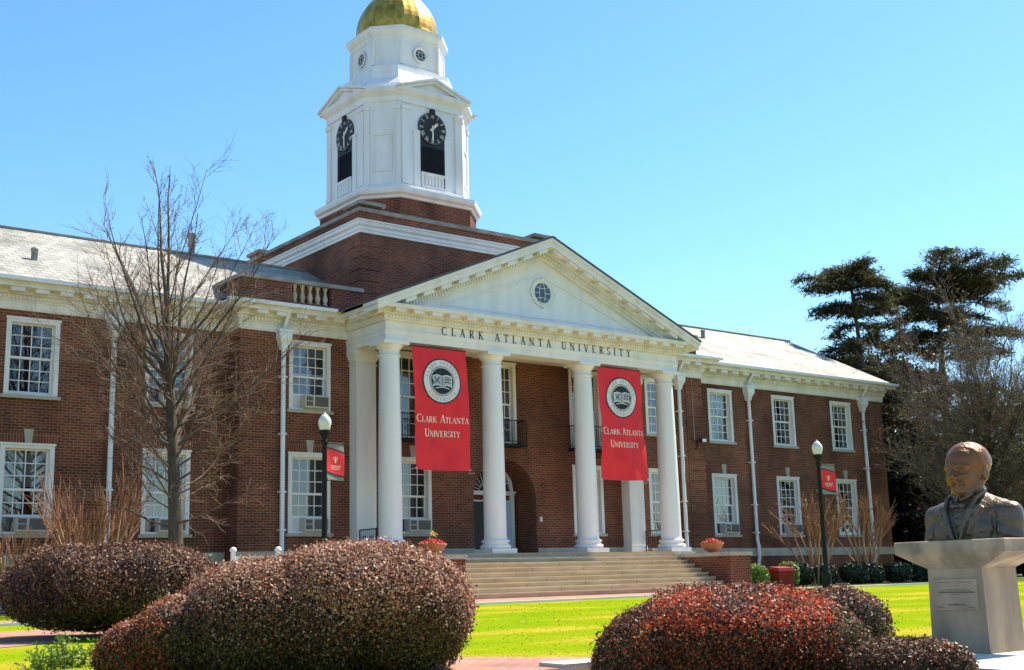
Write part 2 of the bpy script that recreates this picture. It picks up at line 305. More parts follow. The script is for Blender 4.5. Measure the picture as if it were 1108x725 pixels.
def quads(name, cen, u, v, mats, parent=None, mi=None, shape='leaf', loc=None):
    """many small leaf faces in one mesh"""
    n = len(cen); P = np.empty((n, 4, 3))
    if shape == 'leaf':
        P[:, 0] = cen-u; P[:, 1] = cen-v+.15*u; P[:, 2] = cen+u; P[:, 3] = cen+v+.15*u
    else:
        P[:, 0] = cen-v; P[:, 1] = cen-.3*v+u; P[:, 2] = cen+v; P[:, 3] = cen-.3*v-u
    me = bpy.data.meshes.new(name); me.vertices.add(4*n); me.vertices.foreach_set('co', P.reshape(-1))
    me.loops.add(4*n); me.loops.foreach_set('vertex_index', np.arange(4*n, dtype=np.int32))
    me.polygons.add(n); me.polygons.foreach_set('loop_start', np.arange(0, 4*n, 4, dtype=np.int32)); me.polygons.foreach_set('loop_total', np.full(n, 4, dtype=np.int32))
    for m in (mats if isinstance(mats, (list, tuple)) else [mats]): me.materials.append(M[m])
    if mi is not None: me.polygons.foreach_set('material_index', mi.astype(np.int32))
    me.update(calc_edges=True); me.validate()
    return link(name, me, parent, loc)
def frame(n):
    """two random unit vectors across each normal"""
    a = rng.normal(size=n.shape); a -= n*(a*n).sum(1, keepdims=True); a /= np.linalg.norm(a, axis=1, keepdims=True)+1e-9
    return a, np.cross(n, a)

# ------------------------------------------------------------------ ground
def gz(x, y):
    return -1.54 if y > -4.5 else -1.54+(y+4.5)*(.43/32)
def sheet(name, poly, dz, mat, cut=()):
    """a flat polygon laid on the sloping ground"""
    me = MB(); me.add([(x, y, gz(x, y)+dz) for x, y in poly], [tuple(range(len(poly)))])
    o = me.build(name, mat); o['kind'] = 'structure'; return o
g = MB(); xs = [-400, 500]; ys = [-300, -60, -4.5, 400]
g.add([(x, y, max(gz(x, y), -2.4)) for y in ys for x in xs], [(0, 1, 3, 2), (2, 3, 5, 4), (4, 5, 7, 6)]); g.build('ground', 'rough')['kind'] = 'structure'
lb = MB(); yy = [-24.0, -4.5, 3.0]; lb.add([(x, y, gz(x, y)+.004) for y in (-32, -4.5, 3.1) for x in (-60, 60)], [(0, 1, 3, 2), (2, 3, 5, 4)]); lb.build('lawn', 'lawn')['kind'] = 'structure'
def strip(name, front, back, dz, mat):     # between two polylines, split so it follows the slope
    b = MB(); n = len(front)
    for i in range(n-1):
        b.add([(*front[i], gz(*front[i])+dz), (*front[i+1], gz(*front[i+1])+dz), (*back[i+1], gz(*back[i+1])+dz), (*back[i], gz(*back[i])+dz)], [(0, 1, 2, 3)])
    o = b.build(name, mat); o['kind'] = 'structure'; return o
kerb = [(-40, -11.8), (-26, -9.4), (-10.8, -8.5), (-3.6, -7.8), (4, -7.0), (12, -6.2), (30, -5.6)]
strip('front_walk', kerb[:5]+[(7.4, -6.68)], [(-40, -8), (-26, -7.4), (-10.8, -4.5), (-3.6, -4.5), (4, -4.5), (7.4, -4.5)], .008, 'walk')
sheet('front_walk', [(-10.8, -4.5), (7.4, -4.5), (7.4, -3.4), (-10.8, -3.4)], .008, 'walk')
kb = MB()
for (x0, y0), (x1, y1) in zip(kerb[:-1], kerb[1:]):
    z0, z1 = gz(x0, y0), gz(x1, y1)
    kb.hexa([(x0, y0-.28, z0-.1), (x1, y1-.28, z1-.1), (x1, y1-.003, z1-.1), (x0, y0-.003, z0-.1)], [(x0, y0-.28, z0+.06), (x1, y1-.28, z1+.06), (x1, y1-.003, z1+.06), (x0, y0-.003, z0+.06)])
kb.build('walk_kerb', 'paving')['kind'] = 'structure'
strip('side_walk', [(-60, -19), (-24.5, -17.6), (-21.5, -15.5)], [(-60, -13), (-22.9, -12.2), (-20.5, -11.5)], .012, 'walk')
strip('near_walk', [(-22.6, -25.4), (-22.3, -26.0), (-21.48, -27.4), (-19.45, -28.1)], [(-21.75, -23.8), (-21.14, -24.54), (-20.2, -25.7), (-18.75, -27.55)], .012, 'walk')
def slab(x0, x1, y0, y1):
    b = MB(); b.hexa([(x, y, gz(0, y)-.1) for x, y in ((x0, y0), (x1, y0), (x1, y1), (x0, y1))], [(x, y, gz(0, y)+.05) for x, y in ((x0, y0), (x1, y0), (x1, y1), (x0, y1))]); b.build('concrete_pad', 'paving')['kind'] = 'structure'
slab(-19.35, -12.6, -33, -27.7); slab(-21.45, -20.1, -26.62, -26.2)
sheet('mulch_bed', [(-22.6, -32.5), (-19.4, -32.5), (-19.4, -27.2), (-20.3, -26.65), (-22.2, -26.65)], .018, 'soil')
sheet('mulch_bed', [(7.5, -4.0), (27.5, -3.2), (27.5, 3.1), (7.5, 3.1)], .01, 'soil')
sheet('mulch_bed', [(-27, -1.0), (-7.7, -1.0), (-7.7, 2.2), (-11.4, 3.1), (-27, 3.1)], .01, 'soil')

# ------------------------------------------------------------------ the building
BLD = empty('university_building', (0, 0, 0), 0, 'long red brick building with white columned portico, clock tower and gold dome', 'building')
YP, YW, XP, XE = 2.28, 3.15, 11.36, 26.1     # pavilion wall, wing wall, pavilion half width, wing end
GZ = -1.54
WX = [13.53, 18.05, 22.56]
def wall_mb(b, x0, x1, z0, z1, y, holes, depth=.5, mi=0, bare=None):
    xs = sorted({x0, x1, *[h[0] for h in holes], *[h[1] for h in holes]}); zs = sorted({z0, z1, *[h[2] for h in holes], *[h[3] for h in holes]})
    for i in range(len(xs)-1):
        for j in range(len(zs)-1):
            cx, cz = (xs[i]+xs[i+1])/2, (zs[j]+zs[j+1])/2
            if any(h[0] < cx < h[1] and h[2] < cz < h[3] for h in holes): continue
            b.add([(xs[i], y, zs[j]), (xs[i+1], y, zs[j]), (xs[i+1], y, zs[j+1]), (xs[i], y, zs[j+1])], [(0, 1, 2, 3)], mi)
    for hh in holes:
        a, c, d, e = hh
        if hh is bare: continue
        b.add([(a, y, d), (c, y, d), (c, y, e), (a, y, e), (a, y+depth, d), (c, y+depth, d), (c, y+depth, e), (a, y+depth, e)],
              [(0, 4, 5, 1), (1, 5, 6, 2), (2, 6, 7, 3), (3, 7, 4, 0)], mi)
UZ, LZ = (5.14, 7.60), (.83, 3.62)
WW = .83
def wing(side):
    b = MB(); holes = []
    for x in WX:
        for z in (UZ, LZ): holes.append((side*x-WW, side*x+WW, *z))
        holes.append((side*x-.62, side*x+.62, -1.4, -.52))
    x0, x1 = sorted((side*XP, side*XE))
    wall_mb(b, x0, x1, GZ-.3, 8.2, YW, holes)
    xe = side*XE
    e = [(xe, YW, GZ-.3), (xe, 15.5, GZ-.3), (xe, 15.5, 8.66), (xe, 9.32, 12.05), (xe, YW, 8.66)]
    b.add(e, [tuple(range(5))]); b.add([(x0, 15.5, GZ-.3), (x1, 15.5, GZ-.3), (x1, 15.5, 8.5), (x0, 15.5, 8.5)], [(0, 3, 2, 1)])
    b.build('wing_wall', 'brick', BLD)
wing(1); wing(-1)
b = MB(); AR, ASP = 1.55, 2.18
ph = [(-9.485, -7.825, *UZ), (-9.485, -7.825, *LZ), (7.825, 9.485, *UZ), (7.825, 9.485, *LZ), (-AR, AR, -.02, ASP+AR)]
for s in (-1, 1): ph += [(s*4.33-WW, s*4.33+WW, *LZ), (s*4.33-.87, s*4.33+.87, 4.32, 7.62)]
ph += [(-.65, .65, 4.32, 7.62)]
wall_mb(b, -XP, XP, GZ-.3, 8.0, YP, ph, bare=ph[4])
for s in (-1, 1):
    b.add([(s*XP, YP, GZ-.3), (s*XP, 3.6, GZ-.3), (s*XP, 3.6, 8.0), (s*XP, YP, 8.0)], [(0, 1, 2, 3)])
# arch spandrels and the deep brick barrel behind them
NA = 20
arc = [(AR*math.cos(math.pi*k/NA), ASP+AR*math.sin(math.pi*k/NA)) for k in range(NA+1)]
for k in range(NA):
    (xa, za), (xb, zb) = arc[k], arc[k+1]
    b.add([(xa, YP, za), (xa, YP, ASP+AR), (xb, YP, ASP+AR), (xb, YP, zb)], [(0, 1, 2, 3)])
    b.add([(xa, YP, za), (xb, YP, zb), (xb, YP+1.4, zb), (xa, YP+1.4, za)], [(0, 1, 2, 3)])
for s in (-1, 1): b.add([(s*AR, YP, -.02), (s*AR, YP+1.4, -.02), (s*AR, YP+1.4, ASP), (s*AR, YP, ASP)], [(0, 1, 2, 3)])
PAV = b.build('pavilion_wall', 'brick', BLD)
# banded corner quoins of the pavilion
for s in (-1, 1):
    q = MB(); z = .3
    while z < 7.6:
        q.box(*sorted((s*10.35, s*(XP+.035))), YP-.035, YP+.3, z, min(z+.40, 7.82)); z += .48
    q.build('corner_quoins', 'brick', BLD)
# stone water table
def trim(name, segs, mat, parent=BLD):
    for sg in segs: o = MB().box(*sg).build(name, mat, parent)
    return o
trim('water_table', [(XP+.062, XE+.06, YW-.06, YW+.1, -.15, .22), (-XE-.06, -XP-.062, YW-.06, YW+.1, -.15, .22),
                     (-XP-.06, -7.5, YP-.06, YP+.1, -.15, .22), (7.5, XP+.06, YP-.06, YP+.1, -.15, .22)], 'lime')
trim('plinth_course', [(-7.5, -AR-.02, YP-.05, YP+.06, 0, .27), (AR+.02, 7.5, YP-.05, YP+.06, 0, .27)], 'lime')
# dark floors and partitions inside, so that windows look into rooms
trim('interior_floor', [(-XE+.2, XE-.2, YW+1.5, 15.2, 4.0, 4.2), (-XE+.2, XE-.2, YW+2.6, YW+2.8, -1.5, 8.2)], 'dark')

# ---- windows
def window_parts(wd, z0, z1, cols, rows, casing=.15, meet=True, sash_y=.15, kz=True, ac=False):
    """frame in place at x=0,y=0 of the wall plane; z as built"""
    h = wd
    fr = MB()
    for s in (-1, 1): fr.box(*sorted((s*(h), s*(h-casing))), -.03, .24, z0, z1)
    fr.box(-h+casing, h-casing, -.03, .24, z1-casing, z1); fr.box(-h+casing, h-casing, .0, .24, z0, z0+.07)
    fr.box(-h-.03, h+.03, -.06, -.031, z1-.05, z1+.02)
    xi0, xi1, zi0, zi1 = -h+casing, h-casing, z0+.07, z1-casing
    sa = MB(); st = .055; zm = (zi0+zi1)/2
    zl = zi0
    if ac: zl = zi0+.46
    def sash(za, zb, y, nr):
        sa.box(xi0, xi0+st, y, y+.045, za, zb); sa.box(xi1-st, xi1, y, y+.045, za, zb)
        sa.box(xi0+st, xi1-st, y, y+.045, za, za+st+.02); sa.box(xi0+st, xi1-st, y, y+.045, zb-st, zb)
        a, c, d, e = xi0+st, xi1-st, za+st+.02, zb-st
        for i in range(1, cols): x = a+(c-a)*i/cols; sa.box(x-.015, x+.015, y+.008, y+.036, d, e)
        for j in range(1, nr): z = d+(e-d)*j/nr; sa.box(a, c, y+.009, y+.037, z-.015, z+.015)
    if meet:
        sash(zm-.02, zi1, sash_y, rows//2); sash(zl, max(zm+.03, zl+.8), sash_y+.05, rows//2 if not ac else max(2, rows//2-1))
    else: sash(zi0, zi1, sash_y, rows)
    gl = MB(); gl.add([(xi0, sash_y+.022, zm), (xi1, sash_y+.022, zm), (xi1, sash_y+.022, zi1), (xi0, sash_y+.022, zi1)], [(0, 1, 2, 3)])
    gl.add([(xi0, sash_y+.073, zl), (xi1, sash_y+.073, zl), (xi1, sash_y+.073, zm), (xi0, sash_y+.073, zm)], [(0, 1, 2, 3)])
    si = MB(); si.box(-h-.09, h+.09, -.10, .26, z0-.11, z0)
    cu = {}
    for k in range(4):
        c = MB(); yy = .42; n = 34
        a, t = [(-1, 1), (-1, -.25), (-1, -.55), (-1, 1)][k]
        zb = [zi0, zi0, zi0, zi0+(zi1-zi0)*.55][k]
        spans = [(-1, 1)] if k in (0, 3) else [(-1, -.45), (.45, 1)] if k == 1 else [(-1, -.05)]
        for a, t in spans:
            vs = []
            for i in range(n+1):
                x = (a+(t-a)*i/n)*h; y = yy+.035*math.sin(i*1.35)
                vs += [(x, y, zb), (x, y, zi1+.1)]
            c.add(vs, [(2*i, 2*i+2, 2*i+3, 2*i+1) for i in range(n)], 0, True)
        cu[k] = c.mesh('curtain', 'curtain')
    return fr.mesh('window', 'white_trim'), sa.mesh('sash', 'white'), gl.mesh('glass_pane', 'glass'), si.mesh('sill', 'lime'), cu
def key_mesh(z1):
    b = MB(); b.prism_y([(-.1, z1+.02), (.1, z1+.02), (.15, z1+.46), (-.15, z1+.46)], -.06, .02); k = b.mesh('keystone', 'lime')
    b = MB(); n = 0
    b.prism_y([(-WW-.02, z1+.021), (-.105, z1+.021), (-.153, z1+.36), (-WW-.22, z1+.36)], -.012, .02); b.prism_y([(.105, z1+.021), (WW+.02, z1+.021), (WW+.22, z1+.36), (.153, z1+.36)], -.012, .02)
    return k, b.mesh('flat_arch', 'soldier')
PU = window_parts(WW, *UZ, 4, 6); PL = window_parts(WW, *LZ, 4, 6); PLA = window_parts(WW, *LZ, 4, 6, ac=True); PUA = window_parts(WW, *UZ, 4, 6, ac=True)
PB = window_parts(.62, -1.4, -.52, 4, 4, casing=.08, meet=True)
PBAL = window_parts(.87, 4.32, 7.62, 4, 6); PBC = window_parts(.65, 4.32, 7.62, 4, 6)
KEY = key_mesh(LZ[1])
def put_window(parts, x, y, curtain=None, key=False, sill=True):
    f = link('window', parts[0], BLD, (x, y, 0)); link('sash', parts[1], f); link('glass_pane', parts[2], f)
    if sill: link('sill', parts[3], f)
    if key: link('keystone', KEY[0], f); link('flat_arch', KEY[1], f)
    if curtain is not None: link('curtain', parts[4][curtain], f)
    return f
acs = []
for s in (-1, 1):
    for i, x in enumerate(WX):
        acl = (s == 1 and i < 2) or (s == -1 and i < 2)
        acu = (s == -1 and i == 0)
        put_window(PUA if acu else PU, s*x, YW, None if s < 0 else [0, 1, 1][i])
        put_window(PLA if acl else PL, s*x, YW, ([0, 3, 3][i] if s < 0 else [0, 2, None][i]), key=True)
        put_window(PB, s*x, YW, 0 if s < 0 else None)
        if acl: acs.append((s*x, YW, LZ[0], s, i, 'l'))
        if acu: acs.append((s*x, YW, UZ[0], s, i, 'u'))
for s in (-1, 1):
    put_window(PUA if s < 0 else PU, s*8.655, YP, None if s < 0 else 1); put_window(PLA if s < 0 else PL, s*8.655, YP, None, key=True)
    put_window(PLA if s < 0 else PL, s*4.33, YP, None if s < 0 else 2, key=True); put_window(PBAL, s*4.33, YP, 1 if s > 0 else None, sill=False)
acs += [(-8.655, YP, UZ[0], -1, 3, 'u'), (-8.655, YP, LZ[0], -1, 3, 'l'), (-4.33, YP, LZ[0], -1, 4, 'l')]
put_window(PBC, 0, YP, 1, sill=False)
ACL = {(-1, 0, 'l'): 'beige window air conditioner behind the bare tree trunk at ground floor', (-1, 1, 'l'): 'window air conditioner in the leftmost ground floor window above bare stems',
       (-1, 0, 'u'): 'window air conditioner in the upper window behind the bare tree', (1, 0, 'l'): 'window air conditioner in the ground floor window just right of the stair wall planter',
       (1, 1, 'l'): 'window air conditioner in the ground floor window left of the right lamp post', (-1, 3, 'u'): 'window air conditioner in the upper window above the left lamp post',
       (-1, 3, 'l'): 'window air conditioner in the ground floor window behind the left lamp post', (-1, 4, 'l'): 'window air conditioner under the left hanging red banner'}
for x, y, z, s, i, lv in acs:
    t = empty('air_conditioner', (x, y, z+.07), 0, ACL[(s, i, lv)], 'air conditioner', 'window air conditioners')
    b = MB(); dx = .12 if s < 0 else .1
    b.box(dx-.4, dx+.54, -.22, .3, .001, .45); b.build('case', 'ac', t)
    b = MB(); b.box(dx-.02, dx+.5, -.235, -.2215, .06, .40); b.box(dx-.36, dx-.1, -.232, -.2215, .06, .22); b.box(dx-.36, dx-.1, -.232, -.2215, .25, .40); b.build('grille', 'acg', t)
    [MB().box(xa, xb_, .18, .22, .0, .455).build('side_panel', 'dark_glass' if i != 3 else 'sealw', t) for xa, xb_ in ((-.68, dx-.401), (dx+.541, .68))]

# ---- cornice round the whole front
def cornice_prof(zb, ztop, fr=True):
    p = []
    if fr: p += [(.0, zb), (.05, zb), (.05, zb+.03), (.075, zb+.05), (.075, zb+.26)]
    z = 8.10
    p += [(.12, z), (.12, z+.05), (.16, z+.05), (.16, z+.19), (.24, z+.21), (.24, z+.36), (.60, z+.37), (.60, z+.46), (.63, z+.47), (.63, ztop-.10), (.72, ztop-.04), (.72, ztop), (.60, ztop+.012), (0, ztop+.012)]
    return p
mainL = [(-XE, 15.4), (-XE, YW), (-XP, YW), (-XP, YP), (-7.15, YP), (-7.15, -.4)]
def cornice(path, name):
    c = MB(); c.sweep(path, cornice_prof(7.834, 8.706)); return c.build(name, 'white_trim', BLD)
# wings and pavilions
CL = cornice([(-XE, YW+.6), (-XE, YW), (-XP, YW), (-XP, YP), (-7.15, YP)], 'cornice')
CR = cornice([(7.15, YP), (XP, YP), (XP, YW), (XE, YW), (XE, YW+.6)], 'cornice')
# the flanks of the portico, cut square at the pediment end
def gutter(path):
    c = MB(); c.sweep(path, [(.60, 8.715), (.745, 8.715), (.76, 8.63), (.80, 8.63), (.80, 8.75), (.60, 8.755)]); return c.build('gutter', 'gutter', BLD)
gutter([(-XE-.6, YW), (-XP-.08, YW)]); gutter([(-XP-.78, YP), (-7.95, YP)]); gutter([(7.95, YP), (XP+.78, YP)]); gutter([(XP+.08, YW), (XE+.6, YW)])
def blocks(path, name, step, w, z0, z1, o0, o1, parent, skip=.3):
    """modillions or dentils ranged along a path"""
    b = MB()
    for (x0, y0), (x1, y1) in zip(path[:-1], path[1:]):
        d = Vector((x1-x0, y1-y0)); Ln = d.length; d.normalize(); n = Vector((d.y, -d.x)); k = int((Ln-2*skip)/step)
        a_, e_ = Vector((x0, y0))+d*skip*.8, Vector((x1, y1))-d*skip*.8
        b.prism([(v.x, v.y) for v in (a_+n*(o0-.006), e_+n*(o0-.006), e_+n*(o0+.014), a_+n*(o0+.014))][::-1], z0+(z1-z0)*.15, z1-.006)
        for i in range(k+1):
            t = Ln/2+(i-k/2)*step; p = Vector((x0, y0))+d*t
            q = [p+n*o0-d*w/2, p+n*o1-d*w/2, p+n*o1+d*w/2, p+n*o0+d*w/2]
            b.prism([(v.x, v.y) for v in q], z0, z1)
    return b.build(name, 'white_trim', parent)
for cc, path in ((CL, [(-XE, YW), (-XP, YW)]), (CL, [(-XP, YP), (-7.15, YP)]), (CR, [(7.15, YP), (XP, YP)]), (CR, [(XP, YW), (XE, YW)])):
    blocks(path, 'modillion_moulding', .76, .42, 8.335, 8.468, .235, .54, cc); blocks(path, 'dentil_moulding', .125, .07, 8.165, 8.28, .155, .200, cc, .05)

# ---- portico
S = 4.5; CX = [-1.5*S, -.5*S, .5*S, 1.5*S]; YF = -.42; PX = 7.15
def column_meshes():
    sh = MB(); H0, H1 = .5, 6.86
    prof = [(.455, .50), (.43, .54), (.418, .60)]
    for k in range(13):
        t = k/12; prof.append((.418-.058*(t**1.7), .62+(H1-.62)*t))
    sh.lathe(prof, n=40)
    ba = MB(); ba.box(-.56, .56, -.56, .56, .0, .17)
    ba.lathe([(.50, .171), (.555, .20), (.572, .25), (.555, .30), (.49, .335), (.47, .36), (.475, .40), (.52, .42), (.53, .45), (.515, .48), (.455, .5)], n=40)
    ca = MB(); ca.lathe([(.36, 6.86), (.395, 6.875), (.41, 6.9), (.395, 6.93), (.36, 6.94), (.362, 7.10), (.39, 7.12), (.40, 7.14), (.46, 7.20), (.49, 7.26), (.495, 7.275)], n=40)
    ca.box(-.52, .52, -.52, .52, 7.275, 7.40)
    return sh.mesh('column', 'white'), ba.mesh('column_base', 'white'), ca.mesh('capital', 'white')
CM = column_meshes()
for x in CX:
    c = link('column', CM[0], BLD, (x, 0, 0)); link('column_base', CM[1], c); link('capital', CM[2], c)
for s in (-1, 1):
    x = s*6.62
    b = MB(); b.box(x-.41, x+.41, 1.78, YP+.05, .32, 6.88); p = b.build('pilaster', 'white', BLD)
    b = MB(); b.box(x-.47, x+.47, 1.72, YP+.05, .0, .17); b.box(x-.45, x+.45, 1.74, YP+.05, .171, .32); b.build('pilaster_base', 'white', p)
    b = MB(); b.sweep([(x-.41, YP+.04), (x-.41, 1.78), (x+.41, 1.78), (x+.41, YP+.04)], [(-.1, 6.84), (.04, 6.86), (.04, 6.9), (.003, 6.92), (.003, 7.02), (.03, 7.04), (.12, 7.24), (.12, 7.40), (-.3, 7.40)]); b.build('capital', 'white', p)
# entablature ring
b = MB(); ring = [(-PX, YP), (-PX, YF), (PX, YF), (PX, YP)]
b.sweep(ring, [(-.80, 7.402), (0, 7.402), (0, 7.60), (.025, 7.602), (.025, 7.72), (.06, 7.75), (.06, 7.775), (.0, 7.777), (.0, 8.099), (-.80, 8.099)])
ENT = b.build('entablature', 'white', BLD)
b = MB(); b.box(-PX+.75, PX-.75, YF+.75, YP, 7.70, 7.82); b.sweep([(-PX+.8, YP), (-PX+.8, YF+.8), (PX-.8, YF+.8), (PX-.8, YP)][::-1], [(0.001, 7.5), (.12, 7.58), (.16, 7.69), (.001, 7.69)]); b.build('portico_ceiling', 'white_trim', BLD)
# horizontal cornice of the portico
b = MB()
hp = cornice_prof(0, 8.66, False); hp = [(0, 8.10)]+hp[:-5]+[(.63, 8.60), (0, 8.64)]
b.sweep(ring, hp); HC = b.build('cornice', 'white_trim', BLD)
blocks(ring[1:3], 'modillion_moulding', .76, .42, 8.335, 8.468, .235, .54, HC); blocks(ring[1:3], 'dentil_moulding', .125, .07, 8.165, 8.28, .155, .200, HC, .05)
for sg in ([(-PX, YP-.7), (-PX, YF)], [(PX, YF), (PX, YP-.7)]):
    blocks(sg, 'modillion_moulding', .76, .42, 8.335, 8.468, .235, .54, HC); blocks(sg, 'dentil_moulding', .125, .07, 8.165, 8.28, .155, .200, HC, .05)
# pediment
TIPX, TIPZ, APZ = 7.92, 8.62, 11.98
SL = (APZ-TIPZ)/TIPX
def zr(x): return TIPZ+(TIPX-abs(x))*SL
b = MB(); b.prism_y([(-PX, 8.62), (PX, 8.62), (0, zr(0)-.35)], YF+.02, YF+.3); PED = b.build('pediment', 'white', BLD)
b = MB(); i_ = 1.5                                                       # raised panel mould on the tympanum
for s in (-1, 1):
    b.prism_y([(s*4.75, 8.98), (s*4.45, 8.98), (0, zr(0)-1.42), (0, zr(0)-1.30)], YF-.008, YF+.021)
b.box(-4.75, 4.75, YF-.009, YF+.021, 8.90, 8.975); b.build('panel_mould', 'white_trim', PED)
def rake(y0, y1, h0, h1, name=None, mat='white_trim', xe=TIPX, mi=0, bb=None):
    c = bb or MB()
    for s in (-1, 1):
        pts = [(s*xe, zr(xe)+h0), (0, zr(0)+h0), (0, zr(0)+h1), (s*xe, zr(xe)+h1)]
        if s > 0: pts = pts[::-1]
        c.prism_y(pts, y0, y1, mi)
    return c
RC = MB()
rake(YF-.72, YF+.25, -.13, 0, bb=RC); rake(YF-.66, YF+.25, -.34, -.132, bb=RC, xe=TIPX-.06); rake(YF-.27, YF+.25, -.52, -.342, bb=RC, xe=TIPX-.3); rake(YF-.20, YF+.25, -.67, -.522, bb=RC, xe=TIPX-.6); rake(YF-.12, YF+.25, -.76, -.672, bb=RC, xe=TIPX-.75)
RCO = RC.build('raking_cornice', 'white_trim', PED)
md = rake(YF-.285, YF-.262, -.40, -.36, xe=TIPX-1.0); dt = rake(YF-.206, YF-.195, -.60, -.56, xe=TIPX-1.0)
for s in (-1, 1):
    for k in range(12):
        x = s*(.38+k*.76)
        if abs(x) > 6.9: continue
        for bb, w_, h0, h1, y0, y1 in ((md, .42, -.48, -.35, YF-.6, YF-.26),):
            bb.prism_y([(x-w_/2, zr(x-w_/2*1)+h0), (x+w_/2, zr(x+w_/2)+h0), (x+w_/2, zr(x+w_/2)+h1), (x-w_/2, zr(x-w_/2)+h1)], y0, y1)
    for k in range(55):
        x = s*(.09+k*.123)
        dt.prism_y([(x-.035, zr(x)+(-.655)), (x+.035, zr(x)-.655), (x+.035, zr(x)-.53), (x-.035, zr(x)-.53)], YF-.245, YF-.19)
md.build('modillion_moulding', 'white_trim', RCO); dt.build('dentil_moulding', 'white_trim', RCO)
def oculus(parent, c, r, n='y', name='oculus_window'):
    """round window: moulded ring, dark glass and curved bars, facing -y"""
    o = bpy.data.objects.new(name, None)
    b = MB(); N_ = 32; rings = []
    for rr, y in ((r*1.45, 0), (r*1.45, -.05), (r*1.3, -.07), (r*1.12, -.05), (r, -.02), (r, .06)):
        rings.append([(rr*math.cos(2*math.pi*i/N_), y, rr*math.sin(2*math.pi*i/N_)) for i in range(N_)])
    b.loft(rings, 0, False)
    for k in range(4):
        a = k*math.pi/2; b.box(math.cos(a)*r*1.42-.05*r/.4, math.cos(a)*r*1.42+.05*r/.4, -.08, 0.0, math.sin(a)*r*1.42-.05*r/.4, math.sin(a)*r*1.42+.05*r/.4)
    for s in (-1, 1):
        pts = [(s*r*.33*math.cos(a)+s*r*.02, -.0, r*.98*math.sin(a)) for a in np.linspace(-math.pi/2, math.pi/2, 11)]; b.tube(pts, r*.045, 4)
        b.tube([(s*r*.3, 0, 0), (s*r, 0, 0)], r*.04, 4)
        b.tube([(r*1.0*math.sin(a), 0, s*(r*1.0-r*.55*math.cos(a))) for a in np.linspace(-.8, .8, 7)], r*.04, 4)
    me = b.mesh(name, 'white_trim'); gm = MB(); gm.add([(r*math.cos(2*math.pi*i/N_), .05, r*math.sin(2*math.pi*i/N_)) for i in range(N_)], [tuple(range(N_))])
    return me, gm.mesh('glass_pane', 'dark_glass')
me, gm = oculus(None, None, .40)
o = link('oculus_window', me, PED, (0, YF+.018, 9.93)); link('glass_pane', gm, PED, (0, YF-.035, 9.93))
# pediment roof running back to the attic
b = MB()
for s in (-1, 1):
    pts = [(s*(TIPX+.03), zr(TIPX)+.004), (0, zr(0)+.004), (0, zr(0)+.08), (s*(TIPX+.03), zr(TIPX)+.07)]
    b.prism_y(pts if s < 0 else pts[::-1], YF-.75, 5.2)
b.build('portico_roof', 'slate_dark', BLD)

